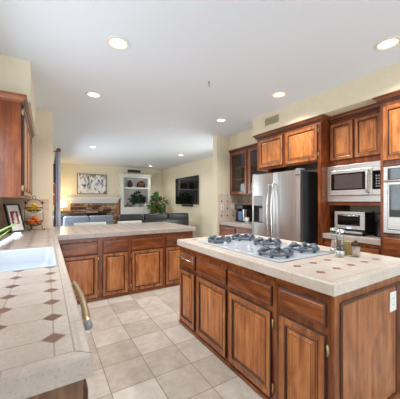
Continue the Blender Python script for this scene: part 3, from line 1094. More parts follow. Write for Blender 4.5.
fd = fridge_door(2.797, 3.25, (ya, yb, za, zb)).build('freezer_door', 'steel', t)
rd = fridge_door(2.29, 2.79).build('fridge_door', 'steel', t)
B().box(F0 + 0.006, F0 + 0.03, ya, yb, 1.265, zb, 0.002).build('dispenser_controls', 'grey_plastic', fd)
b = B()
b.box(F0 + 0.066, F0 + 0.07, ya, yb, za, 1.265).box(F0 + 0.012, F0 + 0.07, ya, ya + 0.004, za, 1.265).box(F0 + 0.012, F0 + 0.07, yb - 0.004, yb, za, 1.265).box(F0 + 0.012, F0 + 0.07, ya, yb, za, za + 0.012).box(F0 + 0.03, F0 + 0.07, ya, yb, 1.255, 1.265)
b.build('dispenser_niche', 'dark_grey', fd)
b = B()
b.box(F0 + 0.02, F0 + 0.06, ya + 0.02, ya + 0.095, za + 0.012, 1.22, 0.006, mat=None)
b.build('dispenser_paddle', 'grey_plastic', fd)
for par, yy in ((fd, 2.835), (rd, 2.75)):
    b = B()
    pts = [(F0 + 0.012, yy, 1.60), (F0 - 0.03, yy, 1.585)] + [(F0 - 0.035 - 0.028 * math.sin(PI * k / 10), yy, 1.55 - 0.95 * k / 10) for k in range(11)] + [(F0 - 0.03, yy, 0.565), (F0 + 0.012, yy, 0.55)]
    b.tube(pts, 0.0135, 10)
    b.build('handle', 'chrome', par)
B().box(F0 + 0.008, F0 + 0.0165, 2.30, 2.36, 1.70, 1.714).build('badge', 'dark_grey', rd)
for y_ in (2.30, 3.17):
    B().box(F0 + 0.02, F0 + 0.14, y_, y_ + 0.07, 1.7785, 1.80, 0.004).build('hinge_cover', 'grey_plastic', t)

# ------------------------------------------------------------------ left wall cabinet
t = thing('wall_cabinet', 'wall cabinet on the left over the sink counter, its plain end facing the camera', 'cabinet', (-0.37, 3.75, 1.37))
LCX = -0.205
B().box(LX + 0.002, LCX, 2.92, 4.565, 1.372, 2.31).build('body', 'wood_red', t)
fL = Fr('+x', LCX)
for i in range(3):
    a0 = 2.95 + i * 0.54
    door(t, fL, a0, a0 + 0.51, 1.39, 2.255, 'wood_door', 'wood_panel', a0 - 0.008 if i == 0 else None)
crown(t, LCX, LX + 0.002, 2.92, 4.565, 2.262, 2.332, ends=(True, False), sgn=1, out=0.045)

# ------------------------------------------------------------------ sink, faucet, things on the left counter
t = thing('sink', 'white enamel sink set into the tiled counter', 'sink', ((SX0 + SX1) / 2, (SY0 + SY1) / 2, 0.72))
b = B()


def rrect(x0, x1, y0, y1, r, z, n=6):
    out = []
    for (cx_, cy_, a) in ((x1 - r, y1 - r, 0), (x0 + r, y1 - r, PI / 2), (x0 + r, y0 + r, PI), (x1 - r, y0 + r, 1.5 * PI)):
        for k in range(n + 1):
            q = a + PI / 2 * k / n
            out.append((cx_ + r * math.cos(q), cy_ + r * math.sin(q), z))
    return out


R_ = []
e = 0.0015
for ins, r, z in ((e, 0.008, 0.885), (e, 0.008, 0.916), (0.004, 0.01, 0.920), (0.018, 0.03, 0.920), (0.024, 0.04, 0.914), (0.034, 0.05, 0.80), (0.05, 0.07, 0.745), (0.09, 0.09, 0.735)):
    R_.append(rrect(SX0 + ins, SX1 - ins, SY0 + ins, SY1 - ins, r, z))
n = len(R_[0])
V = [p for r in R_ for p in r]
F = [[i * n + k, i * n + (k + 1) % n, (i + 1) * n + (k + 1) % n, (i + 1) * n + k] for i in range(len(R_) - 1) for k in range(n)]
F.append([(len(R_) - 1) * n + k for k in range(n)])
b.add(V, F, 0, True)
b.build('basin', 'enamel', t)
B().lathe((-0.19, 2.29, 0.7355), [(0.04, 0), (0.04, 0.003), (0.028, 0.004), (0.0, 0.002)], 20).build('drain', 'chrome', t)

t = thing('faucet', 'white pull-out faucet reaching over the sink', 'faucet', (-0.485, 2.32, 0.9130))
b = B()
b.lathe((-0.485, 2.32, 0.9130), [(0.032, 0), (0.032, 0.012), (0.026, 0.02), (0.024, 0.05), (0.0, 0.055)], 16)
b.tube([(-0.485, 2.32, 0.93), (-0.46, 2.32, 0.955), (-0.39, 2.31, 0.98), (-0.31, 2.30, 1.005), (-0.24, 2.30, 1.05), (-0.205, 2.30, 1.068)], 0.02, 12, radii=[0.022, 0.022, 0.018, 0.016, 0.017, 0.019])
b.build('spout', 'plastic_white', t)
b = B()
b.tube([(-0.212, 2.30, 1.068), (-0.195, 2.30, 1.076), (-0.176, 2.30, 1.076), (-0.163, 2.30, 1.064)], 0.03, 12, radii=[0.020, 0.027, 0.028, 0.021])
b.build('spray_head', 'plastic_white', t)
b = B()
b.tube([(-0.485, 2.32, 0.95), (-0.48, 2.36, 0.985), (-0.47, 2.42, 1.0)], 0.009, 8)
b.build('lever', 'plastic_white', t)

# leafy plant beside the sink
t = thing('potted_aloe', 'green bladed plant behind the sink reaching in from the left edge', 'plant', (-0.485, 2.12, 0.9130))
b = B()
b.lathe((-0.485, 2.12, 0.9130), [(0.036, 0), (0.048, 0.075), (0.05, 0.08), (0.044, 0.08), (0.04, 0.07), (0.0, 0.07)], 20)
b.build('pot', 'terracotta', t)


def blade(b, p0, p1, p2, w):
    n = 8
    V, F = [], []
    p0, p1, p2 = Vector(p0), Vector(p1), Vector(p2)
    for i in range(n + 1):
        k = i / n
        p = p0 * (1 - k) ** 2 + p1 * 2 * k * (1 - k) + p2 * k * k
        d = ((p1 - p0) * (1 - k) + (p2 - p1) * k).normalized()
        s = d.cross(Vector((0.3, -0.9, 0.3))).normalized()
        nn = s.cross(d).normalized()
        ww = w * (1 - k) ** 0.7 + 0.0005
        V += [p - s * ww, p + nn * ww * 0.35, p + s * ww, p - nn * ww * 0.15]
    for i in range(n):
        for k in range(4):
            F.append([i * 4 + k, i * 4 + (k + 1) % 4, i * 4 + 4 + (k + 1) % 4, i * 4 + 4 + k])
    F.append([0, 1, 2, 3])
    b.add(V, F, 0, True)


b = B()
c0 = Vector((-0.485, 2.12, 0.985))
for tip, mid, w in (((-0.14, 2.10, 1.20), (-0.34, 2.11, 1.10), 0.017), ((-0.195, 2.10, 1.155), (-0.37, 2.12, 0.99), 0.021), ((-0.25, 2.06, 1.10), (-0.37, 2.10, 1.02), 0.018),
                    ((-0.40, 2.30, 1.25), (-0.45, 2.2, 1.12), 0.016), ((-0.44, 1.95, 1.25), (-0.47, 2.06, 1.12), 0.016), ((-0.50, 2.12, 1.32), (-0.49, 2.12, 1.15), 0.016)):
    blade(b, c0, mid, tip, w)
b.build('blades', 'leaf_pale', t)

# framed print
t = thing('picture_frame', 'black framed print with white mat leaning in the counter corner', 'picture frame', (-0.328, 4.232, 0.9130), None, 0.0)
ang = math.atan2(0.20, 0.15)
rot = Matrix.Translation((-0.328, 4.232, 0.9185)) @ Matrix.Rotation(ang, 4, 'Z') @ Matrix.Rotation(math.radians(-15), 4, 'X')
w, h = 0.24, 0.395


def lbox(x0, x1, y0, y1, z0, z1, mat, name, par):
    return B().box(x0, x1, y0, y1, z0, z1, mat=rot).build(name, mat, par)


b = B()
for q in ((-w / 2, w / 2, 0, 0.022), (-w / 2, w / 2, h - 0.022, h)):
    b.box(q[0], q[1], -0.012, 0.014, q[2], q[3], mat=rot)
for q in ((-w / 2, -w / 2 + 0.022), (w / 2 - 0.022, w / 2)):
    b.box(q[0], q[1], -0.012, 0.014, 0.022, h - 0.022, mat=rot)
b.build('frame', 'black', t)
lbox(-w / 2 + 0.02, w / 2 - 0.02, -0.002, 0.008, 0.02, h - 0.02, 'plastic_white', 'mat_board', t)
lbox(-0.06, 0.06, -0.004, -0.002, 0.11, 0.29, 'red', 'print', t)
b = B()
b.ball((0.0, -0.005, 0.20), 0.03, sc=(0.9, 0.05, 1.9))
b.ball((0.012, -0.005, 0.25), 0.018, sc=(0.9, 0.05, 1.3))
b.ball((-0.01, -0.005, 0.15), 0.022, sc=(1.5, 0.05, 1.0))
b.v = [tuple(rot @ Vector(v)) for v in b.v]
b.build('pale_figure', 'white', t)

# two-tier fruit basket
BX, BY, BZ = -0.155, 4.41, 0.9130
t = thing('fruit_basket', 'two-tier dark wire basket with scrolled feet on the tiled counter corner', 'basket', (BX, BY, BZ))
for rad, zr in ((0.114, 0.135), (0.110, 0.335)):
    b = B()
    ring = lambda r, z: [(BX + r * math.cos(2 * PI * k / 28), BY + r * math.sin(2 * PI * k / 28), BZ + z) for k in range(29)]
    b.tube(ring(rad, zr), 0.005, 6, cap=False)
    b.tube(ring(rad * 0.8, zr - 0.045), 0.003, 6, cap=False)
    b.tube(ring(rad * 0.4, zr - 0.068), 0.003, 6, cap=False)
    for k in range(12):
        a = 2 * PI * k / 12
        b.tube([(BX + rad * q * math.cos(a), BY + rad * q * math.sin(a), BZ + z) for q, z in ((1, zr), (0.8, zr - 0.045), (0.4, zr - 0.068), (0, zr - 0.072))], 0.0025, 6)
    b.build('wire_bowl', 'dark_metal', t)
b = B()
arch = []
DXa, DYa = math.cos(-0.15), math.sin(-0.15)
for k in range(25):
    q = k / 24
    s_ = math.cos(PI * (1 - q)) * 0.112
    z = 0.335 + 0.12 * math.sin(PI * q)
    arch.append((BX + s_ * DXa, BY + s_ * DYa, BZ + z))
arch = [(BX - 0.114 * DXa, BY - 0.114 * DYa, BZ + 0.135)] + arch + [(BX + 0.114 * DXa, BY + 0.114 * DYa, BZ + 0.135)]
b.tube(arch, 0.004, 8)
for (q, z) in ((0.0, 0.478),):
    b.tube([(BX + 0.022 * math.cos(k * PI / 8) * DXa, BY, BZ + z + 0.022 * math.sin(k * PI / 8)) for k in range(17)], 0.004, 6, cap=False)
b.build('arch_handle', 'dark_metal', t)
for s_ in (-1, 1):
    c_ = Vector((BX + s_ * 0.105 * DXa, BY + s_ * 0.105 * DYa - 0.012, BZ + 0.40))
    b = B()
    b.add([c_ + Vector((-0.024, 0, 0)), c_ + Vector((0, 0, -0.026)), c_ + Vector((0.024, 0, 0)), c_ + Vector((0, 0, 0.026)), c_ + Vector((0, -0.006, 0)), c_ + Vector((0, 0.006, 0))],
          [[0, 1, 4], [1, 2, 4], [2, 3, 4], [3, 0, 4], [1, 0, 5], [2, 1, 5], [3, 2, 5], [0, 3, 5]])
    b.build('leaf_ornament', 'copper', t)
for k in range(3):
    a = math.radians((-25, 105, 250)[k])
    d = Vector((math.cos(a), math.sin(a), 0))
    c_ = Vector((BX, BY, BZ))
    b = B()
    b.tube([c_ + d * 0.09 + Vector((0, 0, 0.085)), c_ + d * 0.11 + Vector((0, 0, 0.06)), c_ + d * 0.115 + Vector((0, 0, 0.02)), c_ + d * 0.13 + Vector((0, 0, 0.0055)), c_ + d * 0.147 + Vector((0, 0, 0.012)), c_ + d * 0.143 + Vector((0, 0, 0.03))], 0.005, 6)
    b.build('foot', 'dark_metal', t)


def fruit_proto(kind):
    b = B()
    if kind == 'lemon':
        b.lathe((0, 0, 0), [(0.0, -0.043), (0.006, -0.040), (0.018, -0.033), (0.027, -0.016), (0.029, 0.0), (0.027, 0.016), (0.018, 0.033), (0.007, 0.039), (0.004, 0.045), (0.0, 0.046)], 16)
    else:
        b.lathe((0, 0, 0), [(0.0, -0.033), (0.012, -0.0325), (0.025, -0.025), (0.034, -0.009), (0.035, 0.006), (0.029, 0.021), (0.016, 0.032), (0.004, 0.0335), (0.0, 0.0325)], 16)
    return b.build(kind, kind)


protos = {'lemon': None, 'orange': None}
rg = lambda k, z, r=0.064, o=-1.9: (r * math.cos(o + k * 2 * PI / 5), r * math.sin(o + k * 2 * PI / 5), z)
lem = [(rg(0, 0.322), 'front left'), (rg(1, 0.322), 'front right'), (rg(2, 0.322), 'rear right'), (rg(3, 0.322), 'hindmost'), (rg(4, 0.322), 'leftmost'), ((0.005, -0.005, 0.372), 'topmost')]
ora = [(rg(0, 0.122), 'front left'), (rg(1, 0.122), 'front right'), (rg(2, 0.122), 'rear right'), (rg(3, 0.122), 'hindmost'), (rg(4, 0.122), 'leftmost'), ((0.0, 0.0, 0.180), 'topmost')]
for kind, lst, where in (('lemon', lem, 'upper'), ('orange', ora, 'lower')):
    for (p, wd) in lst:
        if protos[kind] is None:
            o = protos[kind] = fruit_proto(kind)
        else:
            o = protos[kind].copy()
            COL.objects.link(o)
        o.scale = (0.95, 0.95, 0.88) if kind == 'lemon' else (0.95, 0.95, 0.95)
        o.location = (BX + p[0], BY + p[1], BZ + p[2])
        o.rotation_euler = (PI / 2, 0, math.atan2(p[1], p[0]) + random.uniform(-0.15, 0.15)) if kind == 'lemon' else (random.uniform(-.5, .5), random.uniform(-.5, .5), random.uniform(0, 6))
        tag(o, f'{"yellow lemon" if kind == "lemon" else "round orange"} in the {where} tier of the wire basket, {wd} one', 'fruit', f'{kind}s in the {where} basket tier')
outlet(Fr('-y', 4.568), -0.075, 1.215, 'white electrical outlet on the tiled wall behind the fruit basket')

# ------------------------------------------------------------------ cooktop and things on the island
KZ = 0.9145
t = thing('cooktop', 'white five-burner gas cooktop set into the island top', 'cooktop', (1.67, 1.72, KZ))
X0, X1, Y0, Y1 = 1.352, 1.985, 1.19, 2.26
b = B()
b.box(X0, X1, Y0, Y1, KZ, KZ + 0.008, 0.003)
b.build('glass_top', 'enamel', t)


def burner(cx_, cy_, s=0.12, name='burner'):
    b = B()
    b.lathe((cx_, cy_, KZ + 0.008), [(0.055, 0), (0.055, 0.006), (0.04, 0.012), (0.036, 0.02), (0.034, 0.026), (0.0, 0.028)], 20)
    bo = b.build('burner', 'dark_grey', t)
    b = B()
    zt = KZ + 0.048
    ring = rrect(cx_ - s, cx_ + s, cy_ - s, cy_ + s, s * 0.7, zt - 0.018, 5)
    b.tube(ring + [ring[0]], 0.010, 8, cap=False)
    for a in range(6):
        q = a * PI / 3 + PI / 6
        d = Vector((math.cos(q), math.sin(q), 0))
        c_ = Vector((cx_, cy_, 0))
        k = [(1.02, KZ + 0.009), (1.04, zt - 0.012), (0.93, zt + 0.004), (0.7, zt + 0.006), (0.48, zt - 0.004)]
        b.tube([c_ + d * (s * r_) + Vector((0, 0, z_)) for r_, z_ in k], 0.0125, 8, radii=[0.013, 0.018, 0.018, 0.014, 0.009])
    b.build('grate', 'iron', t)


for (cx_, cy_, s_) in ((1.50, 2.09, 0.10), (1.82, 2.10, 0.105), (1.50, 1.36, 0.112), (1.83, 1.36, 0.105), (1.80, 1.73, 0.11)):
    burner(cx_, cy_, s_)
for i in range(5):
    kx, ky = ((1.43, 1.90), (1.50, 1.81), (1.43, 1.73), (1.50, 1.65), (1.43, 1.56))[i]
    b = B()
    b.lathe((kx, ky, KZ + 0.008), [(0.024, 0), (0.024, 0.006), (0.019, 0.009), (0.018, 0.026), (0.015, 0.03), (0.0, 0.031)], 16)
    b.box(kx - 0.004, kx + 0.004, ky - 0.018, ky + 0.018, KZ + 0.034, KZ + 0.042, 0.001)
    b.build('knob', 'enamel', t)


def grinder(x, y, label, fill, fm):
    z = 0.9135
    t = thing('spice_grinder', label, 'spice grinder', (x, y, z), 'clear grinders on the island')
    b = B()
    prof = [(0.031, 0.04), (0.028, 0.06), (0.0245, 0.09), (0.0245, 0.11), (0.028, 0.15), (0.031, 0.178)]
    b.lathe((x, y, z), prof + [(r - 0.003, zz) for r, zz in prof[::-1]], 24)
    b.build('clear_body', 'glass', t)
    b = B()
    b.lathe((x, y, z), [(0.032, 0), (0.034, 0.004), (0.034, 0.026), (0.031, 0.04), (0, 0.04)], 24)
    b.build('steel_base', 'steel_h', t)
    b = B()
    b.lathe((x, y, z), [(0.027, 0.0405), (0.0245, 0.06), (0.021, 0.09), (0.021, fill), (0, fill + 0.003)], 20)
    b.build('filling', fm, t)
    b = B()
    b.lathe((x, y, z), [(0.0325, 0.178), (0.033, 0.182), (0.033, 0.198), (0.030, 0.203), (0, 0.204)], 24)
    b.build('cap', 'chrome', t)


grinder(2.02, 1.205, 'clear grinder filled with pink salt, the farther of the pair', 0.10, 'pink_salt')
grinder(1.945, 1.115, 'clear grinder filled with pepper, nearest the camera of the pair', 0.085, 'pepper')
t = thing('tin', 'small gold patterned square tin beside the grinders', 'tin', (2.03, 1.105, 0.9135))
B().box(2.0, 2.06, 1.085, 1.135, 0.9135, 1.005, 0.004).build('box', 'gold', t)
B().box(1.998, 2.062, 1.083, 1.137, 1.0052, 1.018, 0.003).build('lid', 'gold', t)
t = thing('salt_cellar', 'small clear jar of pink salt with a dark knob lid', 'jar', (2.015, 1.035, 0.9135))
b = B()
prof = [(0.03, 0.0), (0.031, 0.004), (0.031, 0.085)]
b.lathe((2.015, 1.035, 0.9135), prof + [(0.028, 0.085), (0.028, 0.006), (0, 0.006)], 24)
b.build('clear_body', 'glass', t)
B().lathe((2.015, 1.035, 0.9135), [(0.0275, 0.0065), (0.0275, 0.075), (0, 0.078)], 20).build('filling', 'pink_salt', t)
b = B()
b.lathe((2.015, 1.035, 0.9135), [(0.032, 0.0855), (0.032, 0.094), (0.012, 0.098), (0.006, 0.104), (0.010, 0.114), (0.007, 0.122), (0, 0.123)], 20)
b.build('knob_lid', 'dark_metal', t)

# ------------------------------------------------------------------ toaster oven, grinder, coffee maker
t = thing('toaster_oven', 'silver toaster oven with a glass door under the microwave', 'toaster oven', (3.4050, 1.7496, 0.9135))
b = B()
b.box(3.2650, 3.5650, 1.5698, 1.9343, 0.94, 1.195, 0.008)
for xx in (3.2950, 3.5350):
    for yy in (1.6038, 1.9051):
        b.lathe((xx, yy, 0.9135), [(0.014, 0), (0.012, 0.03)], 12)
b.build('body', 'black', t)
b = B()
fT = Fr('-x', 3.2650)
b.box(3.2500, 3.2650, 1.5669, 1.9372, 1.165, 1.205, 0.004).box(3.2500, 3.2650, 1.5669, 1.9372, 0.988, 1.03, 0.004).box(3.2500, 3.2650, 1.9003, 1.9372, 1.03, 1.165, 0.004).box(3.2500, 3.2650, 1.5669, 1.6213, 1.03, 1.165, 0.004)
b.build('steel_front', 'steel_h', t)
B().box(3.2540, 3.2630, 1.6213, 1.9003, 1.03, 1.165, 0.002).build('glass_door', 'black_gloss', t)
b = B()
b.tube([(3.2300, 1.6330, 1.155), (3.2300, 1.8857, 1.155)], 0.006, 8)
for yy in (1.6427, 1.8760):
    b.tube([(3.2300, yy, 1.155), (3.2540, yy, 1.155)], 0.004, 6)
b.build('handle', 'chrome', t)
B().box(3.2470, 3.2498, 1.7204, 1.7788, 0.992, 1.008).build('display', 'display', t)
b = B().box(3.2150, 3.2490, 1.5844, 1.9148, 0.938, 0.962, 0.003)
b.build('crumb_tray', 'steel_h', t)
t = thing('coffee_grinder', 'black coffee grinder on the counter right of the toaster oven', 'coffee grinder', (3.42, 1.475, 0.9135))
b = B()
b.lathe((3.42, 1.475, 0.9135), [(0.06, 0), (0.062, 0.01), (0.055, 0.03), (0.052, 0.15), (0.056, 0.17), (0, 0.175)], 20)
b.build('motor_base', 'black', t)
b = B()
b.lathe((3.42, 1.475, 1.089), [(0.05, 0), (0.054, 0.01), (0.056, 0.09), (0.05, 0.1), (0.015, 0.104), (0.015, 0.118), (0.0, 0.12)], 20)
b.build('hopper', 'dark_grey', t)

t = thing('coffee_maker', 'black coffee maker with a blue water tank in the nook', 'coffee maker', (3.5, 4.05, 0.9135))
b = B()
b.box(3.52, 3.66, 3.93, 4.20, 0.9135, 1.25, 0.012).box(3.40, 3.66, 3.93, 4.20, 1.175, 1.265, 0.014).box(3.40, 3.66, 3.93, 4.20, 0.9135, 0.94, 0.006)
b.build('body', 'black', t)
B().box(3.425, 3.515, 4.10, 4.195, 0.9405, 1.17, 0.008).build('side_pod', 'black', t)
b = B()
b.box(3.41, 3.518, 3.99, 4.09, 0.942, 1.13, 0.01)
b.build('water_tank', 'blue_tank', t)
B().box(3.396, 3.3995, 3.96, 4.17, 1.20, 1.245).build('control_strip', 'dark_grey', t)
B().box(3.425, 3.5, 3.93, 3.965, 0.941, 1.174, 0.004).build('side_trim', 'chrome', t)
t = thing('mug', 'white mug right of the coffee maker', 'mug', (3.42, 3.83, 0.9135))
b = B()
b.lathe((3.42, 3.83, 0.9135), [(0.036, 0), (0.042, 0.008), (0.044, 0.10), (0.040, 0.10), (0.037, 0.012), (0, 0.01)], 20)
b.build('cup', 'plastic_white', t)
b = B()
b.tube([(3.378, 3.83, 0.995), (3.352, 3.83, 0.985), (3.345, 3.83, 0.965), (3.355, 3.83, 0.945), (3.38, 3.83, 0.935)], 0.006, 8)
b.build('handle', 'plastic_white', t)
fno = Fr('-y', 4.408)
outlet(fno, 3.235, 1.21, 'white wall switch on the nook tile, nearer the wall edge', 0.085, 0.115, 'light_switch')
outlet(fno, 3.505, 1.21, 'white electrical outlet on the nook tile behind the coffee maker', 0.085, 0.115)
t = thing('candle_jar', 'small peach candle jar on the bottom of the glass-door cabinet', 'candle', (3.6, 3.95, 1.4955))
b = B()
b.lathe((3.56, 3.98, 1.4955), [(0.04, 0), (0.043, 0.01), (0.043, 0.10), (0.034, 0.11), (0, 0.112)], 18)
b.build('jar', 'blossom', t)
gl_spots = [(3.62, 4.24, 1.8165), (3.60, 4.12, 1.8165), (3.62, 4.00, 1.8165), (3.61, 4.22, 2.0665), (3.62, 4.05, 2.0665), (3.60, 3.65, 1.8165), (3.61, 3.50, 2.0665)]
names = ['first from the wall on the middle shelf', 'second from the wall on the middle shelf', 'third from the wall on the middle shelf', 'first from the wall on the top shelf', 'second from the wall on the top shelf', 'behind the right-hand door on the middle shelf', 'behind the right-hand door on the top shelf']
g0 = None
for (p, nm) in zip(gl_spots, names):
    if g0 is None:
        b = B()
        b.lathe((0, 0, 0), [(0.03, 0), (0.03, 0.004), (0.005, 0.01), (0.005, 0.06), (0.03, 0.085), (0.036, 0.12), (0.032, 0.15), (0.030, 0.15), (0.033, 0.12), (0.027, 0.088), (0, 0.07)], 16)
        o = g0 = b.build('stem_glass', 'glass')
    else:
        o = g0.copy()
        COL.objects.link(o)
    o.location = p
    tag(o, 'clear stem glass in the glass-door cabinet, ' + nm, 'glass', 'stem glasses in the cabinet')

# ------------------------------------------------------------------ vents, ceiling lights, hook
t = thing('air_vent', 'tan slatted air vent on the soffit above the refrigerator cabinet', 'vent', (3.05, 2.82, 2.53))
fv = Fr('-x', 3.05)
b = B()
loops(b, fv, 2.665, 3.0, 2.535, 2.70, [(0, 0.0005, 0), (0, 0.006, 0), (0.004, 0.009, 0), (0.022, 0.009, 0), (0.024, 0.001, 0)], cap=False)
b.build('frame', 'wall', t)
b = B()
fbox(b, fv, 2.687, 2.978, 2.557, 2.678, 0.0006, 0.0012)
b.build('backing', 'vent_dark', t)
b = B()
for i in range(16):
    y = 2.695 + i * 0.0185
    fbox(b, fv, y, y + 0.010, 2.558, 2.677, 0.001, 0.007)
fbox(b, fv, 2.687, 2.978, 2.613, 2.622, 0.001, 0.007)
b.build('slats', 'vent', t)
t = thing('air_vent', 'dark grey air vent high on the far wall over the bookcase', 'vent', (3.15, FY, 2.54))
fv = Fr('-y', FY)
b = B()
loops(b, fv, 2.88, 3.42, 2.555, 2.665, [(0, 0.0005, 0), (0, 0.008, 0), (0.015, 0.008, 0), (0.016, 0.002, 0)], cap=False)
b.build('frame', 'dark_metal', t)
b = B()
fbox(b, fv, 2.89, 3.41, 2.565, 2.655, 0.0006, 0.002)
b.build('backing', 'vent_dark', t)
b = B()
for i in range(14):
    x = 2.905 + i * 0.036
    fbox(b, fv, x, x + 0.012, 2.57, 2.65, 0.002, 0.007)
b.build('slats', 'driftwood', t)

cans = [((0.547, 2.318), 'ceiling above the aisle, nearer the camera of the left pair'), ((0.535, 3.60), 'kitchen ceiling above the left end of the peninsula'),
        ((2.621, 1.069), 'ceiling in front of the oven cabinet'), ((2.632, 2.326), 'kitchen ceiling in front of the soffit air vent'),
        ((2.60, 3.58), 'kitchen ceiling in front of the nook wall'), ((3.497, 6.9), 'family room ceiling near the television'),
        ((3.537, 9.63), 'family room ceiling near the far wall and bookcase'), ((1.032, 7.06), 'family room ceiling on the fireplace side'),
        ((0.54, 1.07), 'kitchen ceiling at the upper left corner, nearest the camera')]
c0 = None
for (x, y), where in cans:
    if c0 is None:
        c0 = thing('ceiling_light', '', 'ceiling light', (0, 0, CEIL), 'recessed ceiling lights')
        b = B()
        b.lathe((0, 0, CEIL), [(0.105, -0.0005), (0.105, -0.006), (0.098, -0.009), (0.080, -0.008), (0.078, -0.001)], 32)
        b.build('trim_ring', 'white', c0)
        b = B()
        b.lathe((0, 0, CEIL), [(0.055, -0.0046), (0.03, -0.0052), (0, -0.0055)], 28)
        b.build('lens', 'lit_can', c0)
        b = B()
        b.lathe((0, 0, CEIL), [(0.0785, -0.003), (0.0555, -0.0044)], 28)
        b.build('reflector', 'lit_reflector', c0)
        o = c0
    else:
        o = copy_tree(c0)
    o.location = (x, y, CEIL)
    o['label'] = 'round lit recessed light in ' + where
    l = bpy.data.lights.new('can_lamp', 'SPOT')
    l.energy, l.spot_size, l.spot_blend, l.color, l.shadow_soft_size = 34 if y > 5 else (24 if y < 1.2 and x < 1 else 48 if x < 1 and y < 3 else 76), math.radians(140), 1.0, (1.0, 0.97, 0.93), 0.07
    lo = bpy.data.objects.new('can_lamp', l)
    lo.location = (x, y, CEIL - 0.03)
    COL.objects.link(lo)
b = B()
b.lathe((1.648, 2.513, CEIL), [(0.012, -0.0005), (0.012, -0.004), (0.003, -0.006), (0.003, -0.012), (0, -0.012)], 12)
b.tube([(1.648, 2.513, CEIL - 0.01), (1.655, 2.515, CEIL - 0.02), (1.642, 2.513, CEIL - 0.032), (1.655, 2.513, CEIL - 0.045), (1.65, 2.513, CEIL - 0.06)], 0.003, 6)
tag(b.build('ceiling_hook', 'dark_metal'), 'small dark hook hanging from the middle of the kitchen ceiling', 'hook')

# ------------------------------------------------------------------ family room
# curtain and rod
b = B()
n = 90
V, F = [], []
for i in range(n):
    y = 4.93 + 0.95 * i / (n - 1)
    x = 0.168 + 0.036 * math.sin(i * 2 * PI / 7.5)
    for z in (0.02, 0.7, 1.4, 2.18):
        V.append((x + 0.0015 * math.sin(z * 5 + i), y, z))
for i in range(n - 1):
    for k in range(3):
        F.append([i * 4 + k, i * 4 + 4 + k, i * 4 + 5 + k, i * 4 + 1 + k])
b.add(V, F, 0, True)
cu = b.build('curtain', 'curtain')
sd = cu.modifiers.new('thick', 'SOLIDIFY')
sd.thickness = 0.004
tag(cu, 'long pleated blue-grey curtain beside the end of the left wall', 'curtain')
t = thing('curtain_rod', 'dark curtain rod with a round reddish finial above the blue-grey curtain', 'curtain rod', (0.16, 5.5, 2.2))
B().tube([(0.168, 4.92, 2.20), (0.168, 9.2, 2.20)], 0.012, 10).build('rod', 'dark_metal', t)
b = B()
b.ball((0.175, 4.88, 2.20), 0.036)
b.build('finial', 'wood_red', t)
b = B()
for yy in (4.99, 9.1):
    b.box(0.0905, 0.168, yy - 0.008, yy + 0.008, 2.185, 2.199)
b.build('brackets', 'dark_metal', t)
t = thing('wall_hanging', 'narrow wall hanging of black and orange pieces between the wall end and the curtain', 'wall hanging', (0.10, 4.80, 1.35))
B().box(0.0905, 0.128, 4.76, 4.85, 1.64, 1.95, 0.008).build('black_plaque', 'black', t)
B().box(0.0905, 0.130, 4.765, 4.845, 1.46, 1.62, 0.012).build('wooden_plaque', 'copper', t)
B().box(0.0905, 0.130, 4.765, 4.845, 1.27, 1.44, 0.012).build('wooden_plaque', 'copper', t)

# fireplace
t = thing('fireplace', 'stacked-stone fireplace with a white mantel on the far wall', 'fireplace', (1.55, 10.4, 0))
b = B()
b.box(0.76, 0.98, 10.24, FY - 0.001, 0, 1.27).box(2.01, 2.36, 10.24, FY - 0.001, 0, 1.27).box(0.98, 2.01, 10.24, FY - 0.001, 0.92, 1.27)
b.build('stone_surround', 'ledge', t)
b = B()
b.box(0.98, 2.01, 10.50, FY - 0.001, 0, 0.92)
b.build('firebox', 'black', t)
b = B()
b.box(0.58, 2.46, 10.02, FY - 0.001, 1.44, 1.50, 0.008).box(0.66, 2.42, 10.08, FY - 0.001, 1.38, 1.44, 0.01).box(0.73, 2.40, 10.13, FY - 0.001, 1.32, 1.38, 0.01).box(0.75, 2.38, 10.19, FY - 0.001, 1.271, 1.32, 0.004)
b.build('mantel', 'white', t)
b = B().box(2.361, 2.47, 10.27, FY - 0.001, 0, 1.42)
b.build('side_pilaster', 'side_wood', t)
b = B()
b.box(0.99, 2.0, 10.26, 10.28, 0.0, 0.05).box(0.99, 2.0, 10.26, 10.28, 0.87, 0.915)
b.build('screen_bar', 'dark_metal', t)

# painting
t = thing('painting', 'wide abstract painting in white, blue and brown above the mantel', 'painting', (1.51, FY, 1.62))
ff = Fr('-y', FY)
b = B()
loops(b, ff, 0.985, 2.035, 1.625, 2.395, [(0, 0.001, 0), (0, 0.04, 0), (0.022, 0.04, 0), (0.024, 0.02, 0)], cap=False)
b.build('frame', 'driftwood', t)
b = B()
fbox(b, ff, 1.005, 2.015, 1.645, 2.375, 0.002, 0.028)
b.build('canvas', 'canvas', t)

# bookcase
t = thing('bookcase', 'white built-in bookcase right of the fireplace', 'bookcase', (3.165, 10.35, 0))
b = B()
Bx0, Bx1, By = 2.52, 3.74, 10.17
b.box(Bx0, Bx0 + 0.10, By, FY - 0.002, 0, 2.36).box(Bx1 - 0.10, Bx1, By, FY - 0.002, 0, 2.36).box(Bx0 + 0.1, Bx1 - 0.1, By, FY - 0.002, 2.30, 2.36)
b.box(Bx0 + 0.1, Bx1 - 0.1, FY - 0.03, FY - 0.002, 0.78, 2.30)
b.box(Bx0 + 0.1, Bx1 - 0.1, By + 0.02, FY - 0.002, 0.0, 0.78)
b.build('carcass', 'white', t)
B().box(Bx0 + 0.1, Bx1 - 0.1, By + 0.02, FY - 0.03, 1.86, 1.91).build('shelf', 'white', t)
B().box(Bx0 + 0.1, Bx1 - 0.1, By + 0.01, FY - 0.03, 0.781, 1.11, 0.003).build('drawer_front', 'white', t)
b = B()
